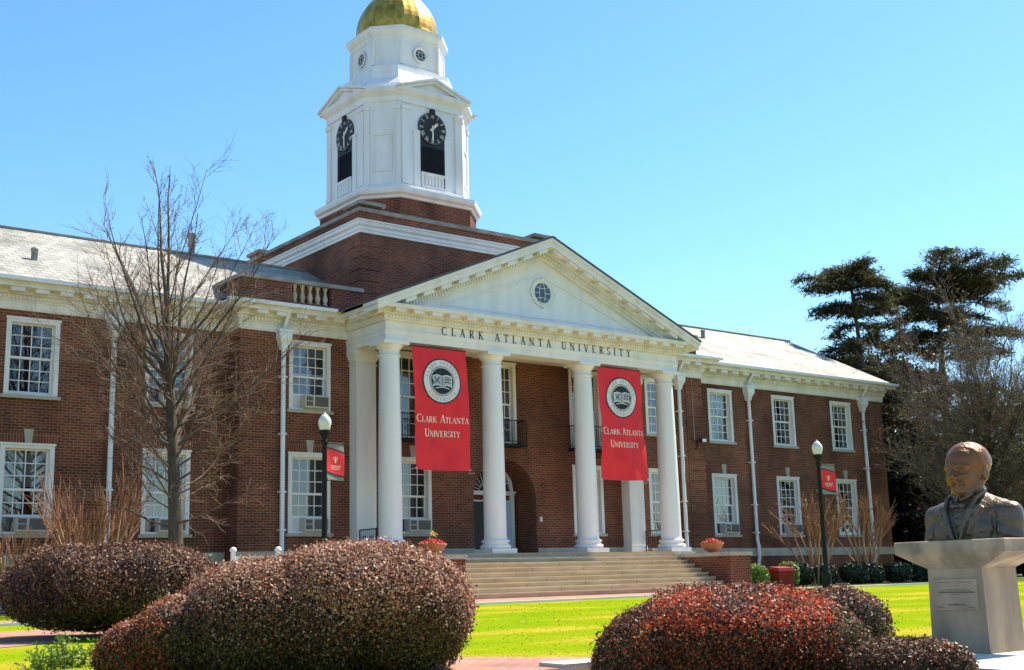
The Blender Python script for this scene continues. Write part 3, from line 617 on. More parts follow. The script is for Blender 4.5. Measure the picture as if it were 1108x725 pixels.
# ---- frieze lettering: a small roman alphabet drawn in strokes
TK, TN, SE = .15, .062, .04
def seg(x0, y0, x1, y1, w): return [((x0, y0, w), (x1, y1, w))]
def arcs(cx, cy, rx, ry, a0, a1, n=12, wmax=TK, wmin=TN):
    out = []; pr = None
    for k in range(n+1):
        a = R(a0+(a1-a0)*k/n); p = (cx+rx*math.cos(a), cy+ry*math.sin(a), wmin+(wmax-wmin)*abs(math.cos(a))**1.5)
        if pr: out.append((pr, p))
        pr = p
    return out
def srf(x, y, h=.12): return seg(x-h, y, x+h, y, SE)
GL = {
 'I': (.34, seg(.17, 0, .17, 1, TK)+srf(.17, .02, .14)+srf(.17, .98, .14)),
 'L': (.66, seg(.17, 0, .17, 1, TK)+srf(.17, .98, .14)+seg(.03, .025, .6, .025, .05)+seg(.59, 0, .6, .24, .05)),
 'T': (.74, seg(.37, 0, .37, 1, TK)+srf(.37, .02, .14)+seg(.03, .97, .71, .97, .055)+seg(.05, .99, .04, .76, .05)+seg(.69, .99, .7, .76, .05)),
 'E': (.66, seg(.17, 0, .17, 1, TK)+seg(.03, .025, .58, .025, .05)+seg(.03, .975, .55, .975, .05)+seg(.2, .52, .44, .52, .05)+seg(.57, 0, .58, .22, .05)+seg(.53, 1, .54, .8, .05)+seg(.44, .43, .44, .61, .045)),
 'A': (.78, seg(.1, 0, .38, 1, TN)+seg(.40, 1, .68, 0, TK)+seg(.2, .34, .56, .34, .05)+srf(.09, .02, .1)+srf(.68, .02, .13)),
 'V': (.78, seg(.1, 1, .40, 0, TK)+seg(.42, 0, .68, 1, TN)+srf(.1, .98, .13)+srf(.69, .98, .1)),
 'N': (.84, seg(.14, 0, .14, 1, TN)+seg(.14, 1, .70, 0, TK)+seg(.70, 0, .70, 1, TN)+srf(.14, .02, .11)+srf(.10, .98, .08)+srf(.70, .98, .12)),
 'K': (.78, seg(.17, 0, .17, 1, TK)+srf(.17, .02, .14)+srf(.17, .98, .14)+seg(.22, .42, .62, 1, TN)+seg(.34, .58, .70, 0, TK)+srf(.62, .98, .11)+srf(.70, .02, .11)),
 'U': (.80, seg(.15, 1, .15, .34, TK)+arcs(.40, .34, .25, .34, 180, 360, 10)+seg(.65, .34, .65, 1, TN)+srf(.15, .98, .13)+srf(.65, .98, .11)),
 'Y': (.74, seg(.1, 1, .37, .48, TK)+seg(.37, .48, .64, 1, TN)+seg(.37, 0, .37, .5, TK)+srf(.37, .02, .14)+srf(.1, .98, .11)+srf(.64, .98, .1)),
 'C': (.78, arcs(.42, .5, .36, .49, 48, 312, 18)+seg(.67, .83, .68, 1.0, .05)+seg(.67, .17, .68, .0, .05)),
 'R': (.76, seg(.17, 0, .17, 1, TK)+srf(.17, .02, .14)+seg(.03, .975, .36, .975, .05)+arcs(.34, .74, .24, .235, 90, -90, 10)+seg(.2, .505, .36, .505, .05)+seg(.34, .5, .66, 0, TK)+srf(.68, .02, .09)),
 'S': (.58, arcs(.29, .75, .20, .23, 40, 250, 10, .11)+arcs(.29, .26, .22, .245, 70, -140, 10, .13)+seg(.45, .82, .46, 1, .045)+seg(.09, .2, .08, 0, .045)),
 ' ': (.5, [])}
def text_width(t, h, sp, caps=1): 
    return sum(GL[c][0]*h*(caps if (i > 0 and t[i-1] != ' ') else 1)+sp for i, c in enumerate(t))-sp
def put_text(b, t, h, sp, fn, x0, y0, caps=1.0, mi=0):
    """fn maps (x, y) in the lettering plane to 3-D; caps<1 sets small capitals after each initial"""
    x = x0
    for i, c in enumerate(t):
        k = h*(caps if (i > 0 and t[i-1] != ' ') else 1); adv, st = GL[c]
        for (ax, ay, aw), (bx, by, bw) in st:
            dx, dy = bx-ax, by-ay; l = math.hypot(dx, dy) or 1; nx, ny = -dy/l, dx/l
            # diagonals and stems run square to the line
            if abs(dy) > abs(dx)*.5 and aw == bw: nx, ny = -1 if dy > 0 else 1, 0
            q = [(ax-nx*aw/2, ay-ny*aw/2), (bx-nx*bw/2, by-ny*bw/2), (bx+nx*bw/2, by+ny*bw/2), (ax+nx*aw/2, ay+ny*aw/2)]
            b.add([fn(x+px*k, y0+py*k) for px, py in q], [(0, 1, 2, 3)], mi)
        x += adv*k+sp
    return x
b = MB(); T = 'CLARK ATLANTA UNIVERSITY'; hl = .29
sp_ = (9.30-text_width(T, hl, 0))/(len(T)-1)
put_text(b, T, hl, sp_, lambda x, y: (x, YF-.012, y), -4.78, 7.80); 
b.v = b.v+[(x, y+.01, z) for x, y, z in b.v]; n0 = len(b.v)//2
fs = list(b.f)
for f in fs:
    for i in range(4): b.f.append((f[i], f[(i+1) % 4], f[(i+1) % 4]+n0, f[i]+n0)); b.m.append(0); b.sm.append(False)
b.build('frieze_lettering', 'letter', ENT)

# ---- entrance
b = MB(); DY = YP+1.4
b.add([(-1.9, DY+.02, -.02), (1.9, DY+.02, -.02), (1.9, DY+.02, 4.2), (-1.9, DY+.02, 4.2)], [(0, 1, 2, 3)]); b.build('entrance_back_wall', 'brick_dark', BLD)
b = MB(); RD = 1.42; SPZ = 2.42
for s in (-1, 1): b.box(*sorted((s*RD, s*(RD-.18))), DY-.14, DY, 0, SPZ)
b.box(-RD, RD, DY-.17, DY, SPZ, SPZ+.13); b.box(-RD-.05, RD+.05, DY-.2, DY-.171, SPZ+.08, SPZ+.16)
N_ = 24
for k in range(N_):
    a0, a1 = math.pi*k/N_, math.pi*(k+1)/N_
    q = [(r_*math.cos(a), SPZ+.13+r_*math.sin(a)) for r_, a in ((RD-.2, a0), (RD-.04, a0), (RD-.04, a1), (RD-.2, a1))]
    b.prism_y(q, DY-.14, DY)
b.box(-.06, .06, DY-.12, DY, 0, SPZ-.001)
b.box(-RD+.18, RD-.18, DY-.10, DY, 2.16, 2.22)
DF = b.build('door_frame', 'white_trim', BLD)
b = MB(); b.add([((RD-.2)*math.cos(math.pi*k/N_), DY-.04, SPZ+.13+(RD-.2)*math.sin(math.pi*k/N_)) for k in range(N_+1)], [tuple(range(N_+1))]); b.build('fanlight_glass', 'dark_glass', DF)
b = MB()
for k in range(1, 10):
    a = math.pi*k/10; b.tube([(.3*math.cos(a), DY-.07, SPZ+.13+.3*math.sin(a)), ((RD-.2)*math.cos(a), DY-.07, SPZ+.13+(RD-.2)*math.sin(a))], .017, 4)
for rr in (.3, .85): b.tube([(rr*math.cos(a), DY-.07, SPZ+.13+rr*math.sin(a)) for a in np.linspace(0, math.pi, 17)], .017, 4)
b.build('fanlight_bars', 'white', DF)
b = MB(); b.box(-RD+.18, -.06, DY-.06, DY-.02, .02, 2.16); D1 = b.build('entrance_door', 'door_dark', BLD); D1['label'] = 'dark left door leaf with a white notice'
b = MB(); b.box(-1.02, -.72, DY-.071, DY-.061, .78, 1.38); b.build('notice', 'paper', D1)
b = MB()
for k in range(9): b.box(-.98, -.80+.03*math.sin(k*2.3), DY-.0745, DY-.0715, .85+k*.055, .87+k*.055)
b.build('notice_text', 'sealg', D1)
b = MB(); b.box(.06, RD-.18, DY-.09, DY-.02, .02, 2.16); D2 = b.build('entrance_door', 'door_white', BLD); D2['label'] = 'pale blue right door leaf with an iron grille'
b = MB(); b.box(.36, .98, DY-.096, DY-.0905, .98, 2.02); b.build('door_glass', 'dark_glass', D2)
b = MB()
for k in range(5):
    z = 1.0+k*.25; b.tube([(.67-.25, DY-.11, z), (.67+.25, DY-.11, z+.25)] if k < 4 else [(.4, DY-.11, z), (.94, DY-.11, z)], .014, 4); b.tube([(.67+.25, DY-.11, z), (.67-.25, DY-.11, z+.25)] if k < 4 else [(.4, DY-.11, z), (.94, DY-.11, z)], .014, 4)
b.build('door_grille', 'door_white', D2)
b = MB(); b.box(.42, .92, DY-.10, DY-.0905, .2, .8); b.build('door_panel', 'door_white', D2)
trim('entry_keypad', [(AR+.14, AR+.26, YP-.05, YP, 1.3, 1.5)], 'sealw')

# ---- balconies
def balcony(x, hw, d):
    y0 = YP-d
    b = MB(); b.box(x-hw, x+hw, y0, YP+.02, 4.20, 4.30); o = b.build('balcony', 'iron', BLD)
    r = MB(); 
    r.tube([(x-hw+.03, YP, 5.22), (x-hw+.03, y0+.03, 5.22), (x+hw-.03, y0+.03, 5.22), (x+hw-.03, YP, 5.22)], .022, 6)
    r.tube([(x-hw+.03, YP, 4.40), (x-hw+.03, y0+.03, 4.40), (x+hw-.03, y0+.03, 4.40), (x+hw-.03, YP, 4.40)], .016, 6)
    n = int(2*hw/.115)
    for i in range(n+1):
        xx = x-hw+.03+(2*hw-.06)*i/n; r.tube([(xx, y0+.03, 4.29), (xx, y0+.03, 5.22)], .012 if 0 < i < n else .024, 4)
    m = 4
    for s in (-1, 1):
        for i in range(1, m): yy = y0+.03+(d-.03)*i/m; r.tube([(x+s*(hw-.03), yy, 4.29), (x+s*(hw-.03), yy, 5.22)], .012, 4)
    for k in (-.5, .5):
        cx = x+hw*k
        for a in (0, 1):
            r.tube([(cx+.09*math.cos(t), y0+.03, 4.68+a*.22+.1*math.sin(t)) for t in np.linspace(0, 2*math.pi, 13)], .011, 4)
    r.build('railing', 'iron', o)
balcony(0, .74, .58); balcony(-4.33, 1.0, .5); balcony(4.33, 1.0, .5)
# iron rails between the end columns and pilasters
for s in (-1, 1):
    r = MB(); x = s*6.95
    for z in (.12, .92): r.tube([(x, .62, z), (x, 1.70, z)], .02, 5)
    for i in range(9): y = .62+1.08*i/8; r.tube([(x, y, 0), (x, y, .92)], .014 if i % 8 else .028, 4)
    for k in range(2): r.tube([(x, .9+.5*k+.14*math.cos(t), .5+.2*math.sin(t)) for t in np.linspace(0, 2*math.pi, 13)], .014, 4)
    r.tube([(x, .62, .94), (x-s*.35, .5, .94), (x-s*.62, .45, .80)], .018, 5)
    r.build('side_railing', 'iron', BLD)

# ---- portico floor, steps and cheek walls
RI, TR = 1.53/9, .36; SX = 6.2
b = MB(); b.box(-7.4, 7.4, -.7, YP+.02, -.16, 0); b.box(-AR, AR, YP+.021, DY+.02, -.16, -.001); PFL = b.build('portico_floor', 'lime', BLD); b = MB(); b.box(-7.4, 7.4, -.66, YP+.02, GZ-.2, -.162); b.build('portico_base', 'brick', BLD)
b = MB(); jt = MB(); td = MB()
for k in range(1, 9):
    y1 = -.7-(k-1)*TR; y0 = y1-TR; z = -RI*k
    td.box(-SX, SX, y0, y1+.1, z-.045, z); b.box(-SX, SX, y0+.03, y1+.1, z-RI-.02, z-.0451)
    n = 5
    for i in range(n):
        xx = -SX+(2*SX)*((i+.5*(k % 2)+.25+.08*math.sin(k*3+i))/n)
        if xx < SX: jt.box(xx-.008, xx+.008, y0+.025, y1, z-.15, z-.046)
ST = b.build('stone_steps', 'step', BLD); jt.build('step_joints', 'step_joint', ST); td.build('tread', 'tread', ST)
b = MB(); b.box(-SX, SX, -.74, -.5, -.06, .004); b.build('landing_nosing', 'step', ST)
for s in (-1, 1):
    x0, x1 = sorted((s*(SX+.005), s*7.36))
    b = MB(); b.box(x0, x1, -3.62, -.701, GZ-.2, -.25); cw = b.build('cheek_wall', 'brick', BLD)
    b = MB(); b.box(x0-.05, x1+.05, -3.70, -.70, -.249, -.11); b.build('wall_cap', 'lime', cw)

# ---- roofs
EY, EZ, RY, RZ = YW-.62, 8.70, 9.32, 12.22
b = MB()
b.hexa([(-XE-.35, EY, EZ-.02), (XE+.35, EY, EZ-.02), (XE+.35, RY, RZ-.08), (-XE-.35, RY, RZ-.08)], [(-XE-.35, EY, EZ+.06), (XE+.35, EY, EZ+.06), (XE+.35, RY, RZ), (-XE-.35, RY, RZ)])
b.hexa([(-XE-.35, RY, RZ-.08), (XE+.35, RY, RZ-.08), (XE+.35, 16.1, EZ-.02), (-XE-.35, 16.1, EZ-.02)], [(-XE-.35, RY, RZ), (XE+.35, RY, RZ), (XE+.35, 16.1, EZ+.06), (-XE-.35, 16.1, EZ+.06)])
ROOF = b.build('roof', 'slate', BLD)
b = MB(); b.prism_y([(-XE-.36, RZ-.03), (-5.2, RZ-.03), (-5.2, RZ+.05), (-XE-.36, RZ+.05)], RY-.12, RY+.12); b.prism_y([(5.2, RZ-.03), (XE+.36, RZ-.03), (XE+.36, RZ+.05), (5.2, RZ+.05)], RY-.12, RY+.12); b.build('ridge_cap', 'coping', ROOF)
for s in (-1, 1):
    b = MB(); b.hexa([(s*XE-.05, YW, 8.4), (s*XE+.05, YW, 8.4), (s*XE+.05, RY, 11.8), (s*XE-.05, RY, 11.8)], [(s*(XE+.3)-.05, EY-.02, EZ-.03), (s*(XE+.3)+.05, EY-.02, EZ-.03), (s*(XE+.3)+.05, RY, RZ-.09), (s*(XE+.3)-.05, RY, RZ-.09)]); b.build('gable_trim', 'white_trim', ROOF)
def roofz(y): return EZ+.06+(y-EY)*(RZ-EZ-.06)/(RY-EY)
for x, y in ((-17.6, 5.0), (13.4, 5.3), (17.0, 7.2)):
    b = MB(); z = roofz(y); b.lathe([(.11, -.15), (.11, .33), (.13, .33), (.13, .40), (.09, .42)], (x, y, z), 12); b.build('vent_pipe', 'pipe', ROOF)
for x, y, h, r_ in ((-9.75, 10.4, 1.55, .13), (-9.0, 10.8, .75, .2)):
    b = MB(); b.lathe([(r_, -.6), (r_, h-.25), (r_*1.25, h-.2), (r_*1.25, h-.08), (r_*.8, h)], (x, y, 11.9), 14); b.build('chimney_pot', 'coping', ROOF)
# flat roof over the pavilion flanks and the brick parapets
for s in (-1, 1):
    xo, xi = s*11.3, s*6.4
    b = MB(); b.box(*sorted((xo, s*9.35)), 2.36, 2.66, 8.66, 9.72); b.box(*sorted((s*7.75, xi)), 2.36, 2.66, 8.66, 9.72); b.box(*sorted((s*9.349, s*7.751)), 2.36, 2.66, 8.66, 9.05); b.box(*sorted((s*9.349, s*7.751)), 2.62, 2.655, 9.051, 9.715)
    b.box(*sorted((xo, xo-s*.3)), 2.661, 4.7, 8.9, 9.72)
    p = b.build('parapet', 'brick', BLD)
    b = MB(); b.box(*sorted((xo+s*.08, xi)), 2.28, 2.74, 9.721, 9.86); b.box(*sorted((xo+s*.08, xo-s*.38)), 2.741, 4.75, 9.721, 9.86); b.build('parapet_coping', 'coping', p)
    for k in range(5):
        b = MB(); x = s*(7.92+k*.3125); b.lathe([(.1, 9.05), (.1, 9.1), (.055, 9.13), (.09, 9.22), (.105, 9.3), (.06, 9.45), (.05, 9.55), (.075, 9.62), (.09, 9.66), (.09, 9.72)], (x, 2.51, 0), 12); b.build('baluster', 'cream_stone', p)
    b = MB(); b.hexa([(min(s*XP, s*7.0), YP-.55, 8.66), (max(s*XP, s*7.0), YP-.55, 8.66), (max(s*XP, s*7.0), 2.9, 8.7), (min(s*XP, s*7.0), 2.9, 8.7)], [(min(s*(XP+.6), s*7.0), YP-.6, 8.725), (max(s*(XP+.6), s*7.0), YP-.6, 8.725), (max(s*(XP+.6), s*7.0), 2.9, 8.95), (min(s*(XP+.6), s*7.0), 2.9, 8.95)]); b.build('pavilion_eave_roof', 'slate_dark', BLD)

# ------------------------------------------------------------------ attic block and clock tower
AX, AY0, AY1 = 5.0, 4.88, 14.75
b = MB(); rect = [(-AX, AY0), (AX, AY0), (AX, AY1), (-AX, AY1)]
b.prism(rect, 8.6, 13.9); ATT = b.build('attic_block', 'brick', BLD)
b = MB(); b.sweep(rect, [(0, 12.90), (.05, 12.90), (.06, 13.0), (.10, 13.02), (.10, 13.14), (.19, 13.2), (.22, 13.32), (.26, 13.34), (.26, 13.40), (0, 13.46)], closed=True); b.build('attic_cornice', 'white', ATT)
b = MB(); b.sweep(rect, [(-.4, 13.78), (.11, 13.78), (.13, 13.80), (.13, 13.92), (-.4, 13.94)], closed=True); b.build('parapet_coping', 'coping', ATT)
for sx in (-1, 1):
    for (ya, yb) in ((AY0-.03, AY0+1.0), (AY1-1.0, AY1+.03)):
        b = MB(); x0, x1 = sorted((sx*(AX+.03), sx*(AX-1.0))); b.box(x0, x1, ya, yb, 13.46, 14.06); pr = b.build('corner_pier', 'brick', ATT)
        b = MB(); b.box(x0-.12, x1+.12, ya-.12, yb+.12, 14.061, 14.2); b.build('pier_cap', 'coping', pr)
    q = MB(); z = 9.0
    while z < 12.5:
        x0, x1 = sorted((sx*(AX+.035), sx*(AX-.9))); q.box(x0, x1, AY0-.035, AY0+.9, z, z+.40); z += .48
    q.build('corner_quoins', 'brick', ATT)
b = MB(); b.box(-AX+.2, AX-.2, AY0+.2, AY1-.2, 13.5, 13.6); b.build('attic_deck', 'slate_dark', ATT)
TC = 9.83
def octo(e, w_): return [(-w_, TC-e), (w_, TC-e), (e, TC-w_), (e, TC+w_), (w_, TC+e), (-w_, TC+e), (-e, TC+w_), (-e, TC-w_)]
b = MB(); b.prism(octo(3.08, 1.84), 13.4, 15.46); TOW = b.build('clock_tower', 'brick', BLD)
b = MB(); o0 = octo(3.08, 1.84)
b.sweep(o0, [(0, 15.40), (.06, 15.42), (.08, 15.52), (.2, 15.6), (.24, 15.72), (.24, 15.84), (-.02, 15.93), (-.6, 15.95)], closed=True); b.build('tower_ledge', 'white', TOW)
BE, BW = 2.80, 1.62
b = MB(); ob = octo(BE, BW); b.prism(ob, 15.9, 20.35); b.sweep(ob, [(0, 15.94), (.12, 15.94), (.12, 16.12), (.05, 16.16), (0, 16.16)], closed=True); BEL = b.build('belfry', 'white', TOW)
# face frames: corner pilasters, arched opening, clock, louvres and balustrade on each main face
def face_xf(k):
    """local (u across, d outward, z) of main face k to world"""
    c, s_ = [(1, 0), (0, 1), (-1, 0), (0, -1)][k]
    def f(u, d, z):
        if k == 0: return (u, TC-BE-d, z)
        if k == 1: return (BE+d, TC+u, z)
        if k == 2: return (-u, TC+BE+d, z)
        return (-BE-d, TC-u, z)
    return f
def fbox(b, f, u0, u1, d0, d1, z0, z1, mi=0):
    b.add([f(u0, d0, z0), f(u1, d0, z0), f(u1, d1, z0), f(u0, d1, z0), f(u0, d0, z1), f(u1, d0, z1), f(u1, d1, z1), f(u0, d1, z1)], [(0, 1, 2, 3), (4, 7, 6, 5), (0, 4, 5, 1), (1, 5, 6, 2), (2, 6, 7, 3), (3, 7, 4, 0)], mi)
def fpoly(b, f, pts, d0, d1, mi=0):
    n = len(pts); vs = [f(u, d0, z) for u, z in pts]+[f(u, d1, z) for u, z in pts]
    b.add(vs, [(i, (i+1) % n, n+(i+1) % n, n+i) for i in range(n)]+[tuple(range(n)), tuple(range(2*n-1, n-1, -1))], mi)
CZ, CRd, OW = 18.97, .745, .66
for k in range(4):
    f = face_xf(k)
    b = MB()
    for s in (-1, 1):
        fbox(b, f, *sorted((s*BW*.995, s*(BW-.36))), 0, .07, 16.16, 19.60); fbox(b, f, *sorted((s*BW*1.0, s*(BW-.40))), 0, .10, 16.16, 16.34); fbox(b, f, *sorted((s*(BW+.01), s*(BW-.42))), 0, .13, 19.60, 19.80)
        fbox(b, f, *sorted((s*.98, s*OW)), 0, .055, 16.16, 18.62); fbox(b, f, *sorted((s*1.02, s*.68)), 0, .085, 18.62, 18.74)
    fbox(b, f, -BW, BW, 0, .075, 19.92, 20.04)
    b.build('tower_pilasters', 'white', BEL)
    b = MB(); pts = [(-OW, 16.16), (OW, 16.16), (OW, CZ)]+[(CRd*math.cos(a), CZ+CRd*math.sin(a)) for a in np.linspace(0, math.pi, 21)]+[(-OW, CZ)]
    fpoly(b, f, pts, .001, .012)
    n = 20
    for i in range(n): z = 16.95+i*(18.15-16.95)/n; b.add([f(-OW+.02, .02, z), f(OW-.02, .02, z), f(OW-.02, .055, z-.055), f(-OW+.02, .055, z-.055)], [(0, 1, 2, 3)])
    b.build('louvre', 'louver', BEL)
    b = MB()
    fbox(b, f, -OW+.04, OW-.06, .015, .10, 16.74, 16.86); fbox(b, f, -OW+.04, OW-.06, .015, .10, 16.17, 16.24)
    fbox(b, f, -OW+.04, OW-.06, .014, .03, 16.24, 16.74)
    for i in range(7): u = -OW+.12+i*(2*OW-.26)/6; fbox(b, f, u-.05, u+.05, .031, .075, 16.24, 16.74)
    b.build('tower_balustrade', 'white', BEL)
    b = MB(); N_ = 36
    fpoly(b, f, [(CRd*math.cos(2*math.pi*i/N_), CZ+CRd*math.sin(2*math.pi*i/N_)) for i in range(N_)], .0125, .062)
    b2 = MB(); fbox(b2, f, -.11, .11, .0, .14, CZ+CRd-.08, CZ+CRd+.16)
    CF = b.build('clock_face', 'louver', BEL); b2.build('arch_keystone', 'louver', BEL)
    b = MB()
    marks = {1: 'I', 2: 'II', 3: 'III', 4: 'IIII', 5: 'V', 6: 'VI', 7: 'VII', 8: 'VIII', 9: 'IX', 10: 'X', 11: 'XI', 12: 'XII'}
    for h in range(1, 13):
        th = math.pi/2-h*math.pi/6; m = marks[h]; ww_ = {'I': .042, 'V': .085, 'X': .085}; tot = sum(ww_[c] for c in m); x = -tot/2
        def loc(px_, py_):  # numerals stand radially
            r_ = .50+py_; return (r_*math.cos(th)+px_*math.sin(th), CZ+r_*math.sin(th)-px_*math.cos(th))
        for c in m:
            a, e = x, x+ww_[c]
            st = {'I': [(((a+e)/2, 0), ((a+e)/2, .19))], 'V': [((a+.01, .19), ((a+e)/2, 0)), (((a+e)/2, 0), (e-.01, .19))], 'X': [((a+.01, 0), (e-.01, .19)), ((a+.01, .19), (e-.01, 0))]}[c]
            for (ax, ay), (bx, by) in st:
                q = [(ax-.013, ay), (ax+.013, ay), (bx+.013, by), (bx-.013, by)]
                b.add([f(*(lambda t: (t[0], .065, t[1]))(loc(*p))) for p in q], [(0, 1, 2, 3)])
            x = e
    for i in range(48):
        a, e = 2*math.pi*i/48, 2*math.pi*(i+1)/48; b.add([f(r_*math.cos(t), .0645, CZ+r_*math.sin(t)) for r_, t in ((.704, a), (.711, a), (.711, e), (.704, e))], [(0, 1, 2, 3)])
    b.build('dial_lettering', 'numeral', CF)
    for ang, ln, wd in ((math.pi/2-2*math.pi*1.5/12, .44, .05), (-math.pi/2, .66, .035)):
        du, dz = math.cos(ang), math.sin(ang)
        pts = [(-.15*du-wd*dz, CZ-.15*dz+wd*du), (-.15*du+wd*dz, CZ-.15*dz-wd*du), (ln*.75*du+wd*1.3*dz, CZ+ln*.75*dz-wd*1.3*du), (ln*du, CZ+ln*dz), (ln*.75*du-wd*1.3*dz, CZ+ln*.75*dz+wd*1.3*du)]
        b = MB(); fpoly(b, f, pts, .07 if ln < .5 else .085, .08 if ln < .5 else .095); b.build('clock_hand', 'clockhand', CF)
    # little pediment over the face
    b = MB(); e0, pk = 1.98, 21.28
    fpoly(b, f, [(-1.8, 20.50), (1.8, 20.50), (0, pk-.16)], -.35, .10)
    for s in (-1, 1):
        for dz0, dz1, dd, ee in ((-.10, 0, .38, e0), (-.22, -.101, .28, e0-.06)):
            pts = [(s*ee, 20.60+dz0), (0, pk+dz0), (0, pk+dz1), (s*ee, 20.60+dz1)]
            fpoly(b, f, pts, -.6, dd)
    b.build('tower_pediment', 'white', BEL)
# chamfer panels
for sx in (-1, 1):
    for sy in (-1, 1):
        b = MB(); a0 = Vector((sx*BW, TC+sy*BE)); a1 = Vector((sx*BE, TC+sy*BW)); d = (a1-a0).normalized(); n = Vector((sx, sy)).normalized(); Lc = (a1-a0).length
        def P(u0, u1, z0, z1, dd):
            q = [a0+d*u0-n*.02, a0+d*u1-n*.02, a0+d*u1+n*dd, a0+d*u0+n*dd]; b.prism([(v.x, v.y) for v in q], z0, z1)
        for u in (.02, Lc-.24): P(u, u+.22, 16.16, 19.60, .05); P(u-.02, u+.26, 19.601, 19.80, .09)
        P(.42, Lc-.42, 18.42, 18.52, .05); P(.42, Lc-.42, 16.75, 16.85, .05); P(.42, .48, 16.851, 18.419, .04); P(Lc-.48, Lc-.42, 16.851, 18.419, .04)
        b.build('corner_panel', 'white', BEL)
b = MB(); b.sweep(octo(BE, BW), [(0, 19.95), (.06, 20.0), (.08, 20.22), (.13, 20.26), (.26, 20.40), (.30, 20.48), (.30, 20.60), (-.1, 20.66), (-.5, 20.68)], closed=True); b.build('belfry_cornice', 'white', BEL)
UE, UW = 1.93, 1.0
b = MB(); b.sweep(octo(BE, BW), [(-.2, 20.5), (-.2, 20.95), (-.52, 21.35), (-.60, 21.75), (-.62, 21.98), (-.9, 22.0)], closed=True); b.build('drum_base', 'white', TOW)
b = MB(); ou = octo(UE, UW); b.prism(ou, 20.8, 23.75); DR = b.build('drum', 'white', TOW)
b = MB(); b.sweep(ou, [(0, 22.0), (.08, 22.0), (.08, 22.14), (0, 22.18)], closed=True); b.sweep(ou, [(0, 23.42), (.04, 23.44), (.05, 23.6), (.12, 23.68), (.20, 23.80), (.23, 23.88), (.23, 24.0), (0, 24.06), (-.3, 24.06)], closed=True); b.build('drum_cornice', 'white', DR)
for i in range(8):
    a0 = Vector(ou[i]); nn_ = (a0-Vector((0, TC))).normalized()
    b = MB(); b.lathe([(.11, 22.18), (.11, 23.43)], (a0.x-.03*nn_.x, a0.y-.03*nn_.y, 0), 8, smooth=False); b.build('corner_strip', 'white', DR)
me, gm = oculus(None, None, .27)
for k in range(4):
    ang = k*math.pi/2; p = (math.sin(ang)*UE, TC-math.cos(ang)*UE, 22.82)
    o = link('oculus_window', me, DR, (p[0]+math.sin(ang)*.03, p[1]-math.cos(ang)*.03, p[2])); o.rotation_euler = (0, 0, ang); link('glass_pane', gm, DR, (p[0]+math.sin(ang)*.062, p[1]-math.cos(ang)*.062, p[2])).rotation_euler = (0, 0, ang)
b = MB(); n = 64; prof = [(1.86, 24.02), (1.95, 24.06), (1.95, 24.22)]+[(1.93*math.cos(t)**.92, 24.24+2.3*math.sin(t)) for t in np.linspace(0, 1.54, 14)]
rings = []
for r_, z in prof: rings.append([((r_+(.028 if i % 4 == 0 and z > 24.23 else 0))*math.cos(2*math.pi*i/n), TC+(r_+(.028 if i % 4 == 0 and z > 24.23 else 0))*math.sin(2*math.pi*i/n), z) for i in range(n)])
b.loft(rings, 0, True, False); DO = b.build('dome', 'gold', TOW)
b = MB(); b.lathe([(.34, 26.5), (.34, 26.65), (.2, 26.75), (.24, 27.0), (.06, 27.15), (.1, 27.35), (.03, 27.5), (.02, 28.2)], (0, TC, 0), 12); b.build('finial', 'gold', DO)

# ------------------------------------------------------------------ downspouts and wall lamps
def downspout(x, y, tall=True):
    b = MB(); yo = y-.16
    b.tube([(x, y-.62, 8.60), (x, y-.50, 8.38), (x, y-.22, 8.05), (x, yo, 7.9)], .075, 8)
    zb = -1.45 if tall else .06
    if abs(x) > 12: b.tube([(x, yo, 7.3), (x, yo, .55), (x, yo-.06, .32), (x, yo-.06, -.25), (x, yo, -.4), (x, yo, -1.45)], .085, 10)
    else: b.tube([(x, yo, 7.3), (x, yo, zb+.3), (x, yo-.05, zb)], .085, 10)
    for z in (6.2, 4.2, 2.2, .9): b.box(x-.11, x+.11, yo-.1, y, z, z+.06)
    d = b.build('downspout', 'gutter', BLD)
    b = MB()
    def sq(h, z): return [(x-h, yo-h*.9, z), (x+h, yo-h*.9, z), (x+h, yo+.14, z), (x-h, yo+.14, z)]
    b.loft([sq(.10, 7.2), sq(.13, 7.36), sq(.23, 7.56), sq(.24, 7.8)]); b.loft([sq(.275, 7.801), sq(.275, 7.9)]); b.loft([sq(.2, 7.901), sq(.16, 7.94)])
    b.build('leader_head', 'gutter', d)
for x in (-15.5, 15.4, 24.25): downspout(x, YW)
downspout(-9.78, YP); downspout(9.80, YP)
def flood(x, y, z, side=1):
    k = 1.0 if side > 0 else .62
    b = MB(); b.tube([(x-.25*k, y, z-.55*k), (x-.25*k, y-.08, z-.5*k), (x-.25*k, y-.1, z), (x, y-.3*k, z+.12*k)], .03, 6)
    if side > 0: b.box(x-.46, x-.11, y-.13, y, z-.75, z-.45)
    f = b.build('floodlight', 'floodw' if side > 0 else 'iron', BLD)
    b = MB(); b.hexa([(x-.1*k, y-.55*k, z-.10*k), (x+.34*k, y-.55*k, z-.10*k), (x+.30*k, y-.2*k, z-.02*k), (x-.06*k, y-.2*k, z-.02*k)], [(x-.1*k, y-.52*k, z+.16*k), (x+.34*k, y-.52*k, z+.16*k), (x+.30*k, y-.2*k, z+.2*k), (x-.06*k, y-.2*k, z+.2*k)]); b.build('lamp_case', 'floodw' if side > 0 else 'iron', f)
    b = MB(); b.box(x-.08*k, x+.32*k, y-.565*k, y-.5501*k, z-.08*k, z+.13*k); b.build('lens', 'lens', f)
flood(-10.55, YW, 4.5); flood(11.0, YP, 4.95, -1)
# cable running down from the cornice to the right-hand floodlight
b = MB(); b.tube([(10.75, YP-.05, 7.8), (10.75, YP-.05, 5.0)], .018, 5); b.build('cable', 'pipe', BLD)

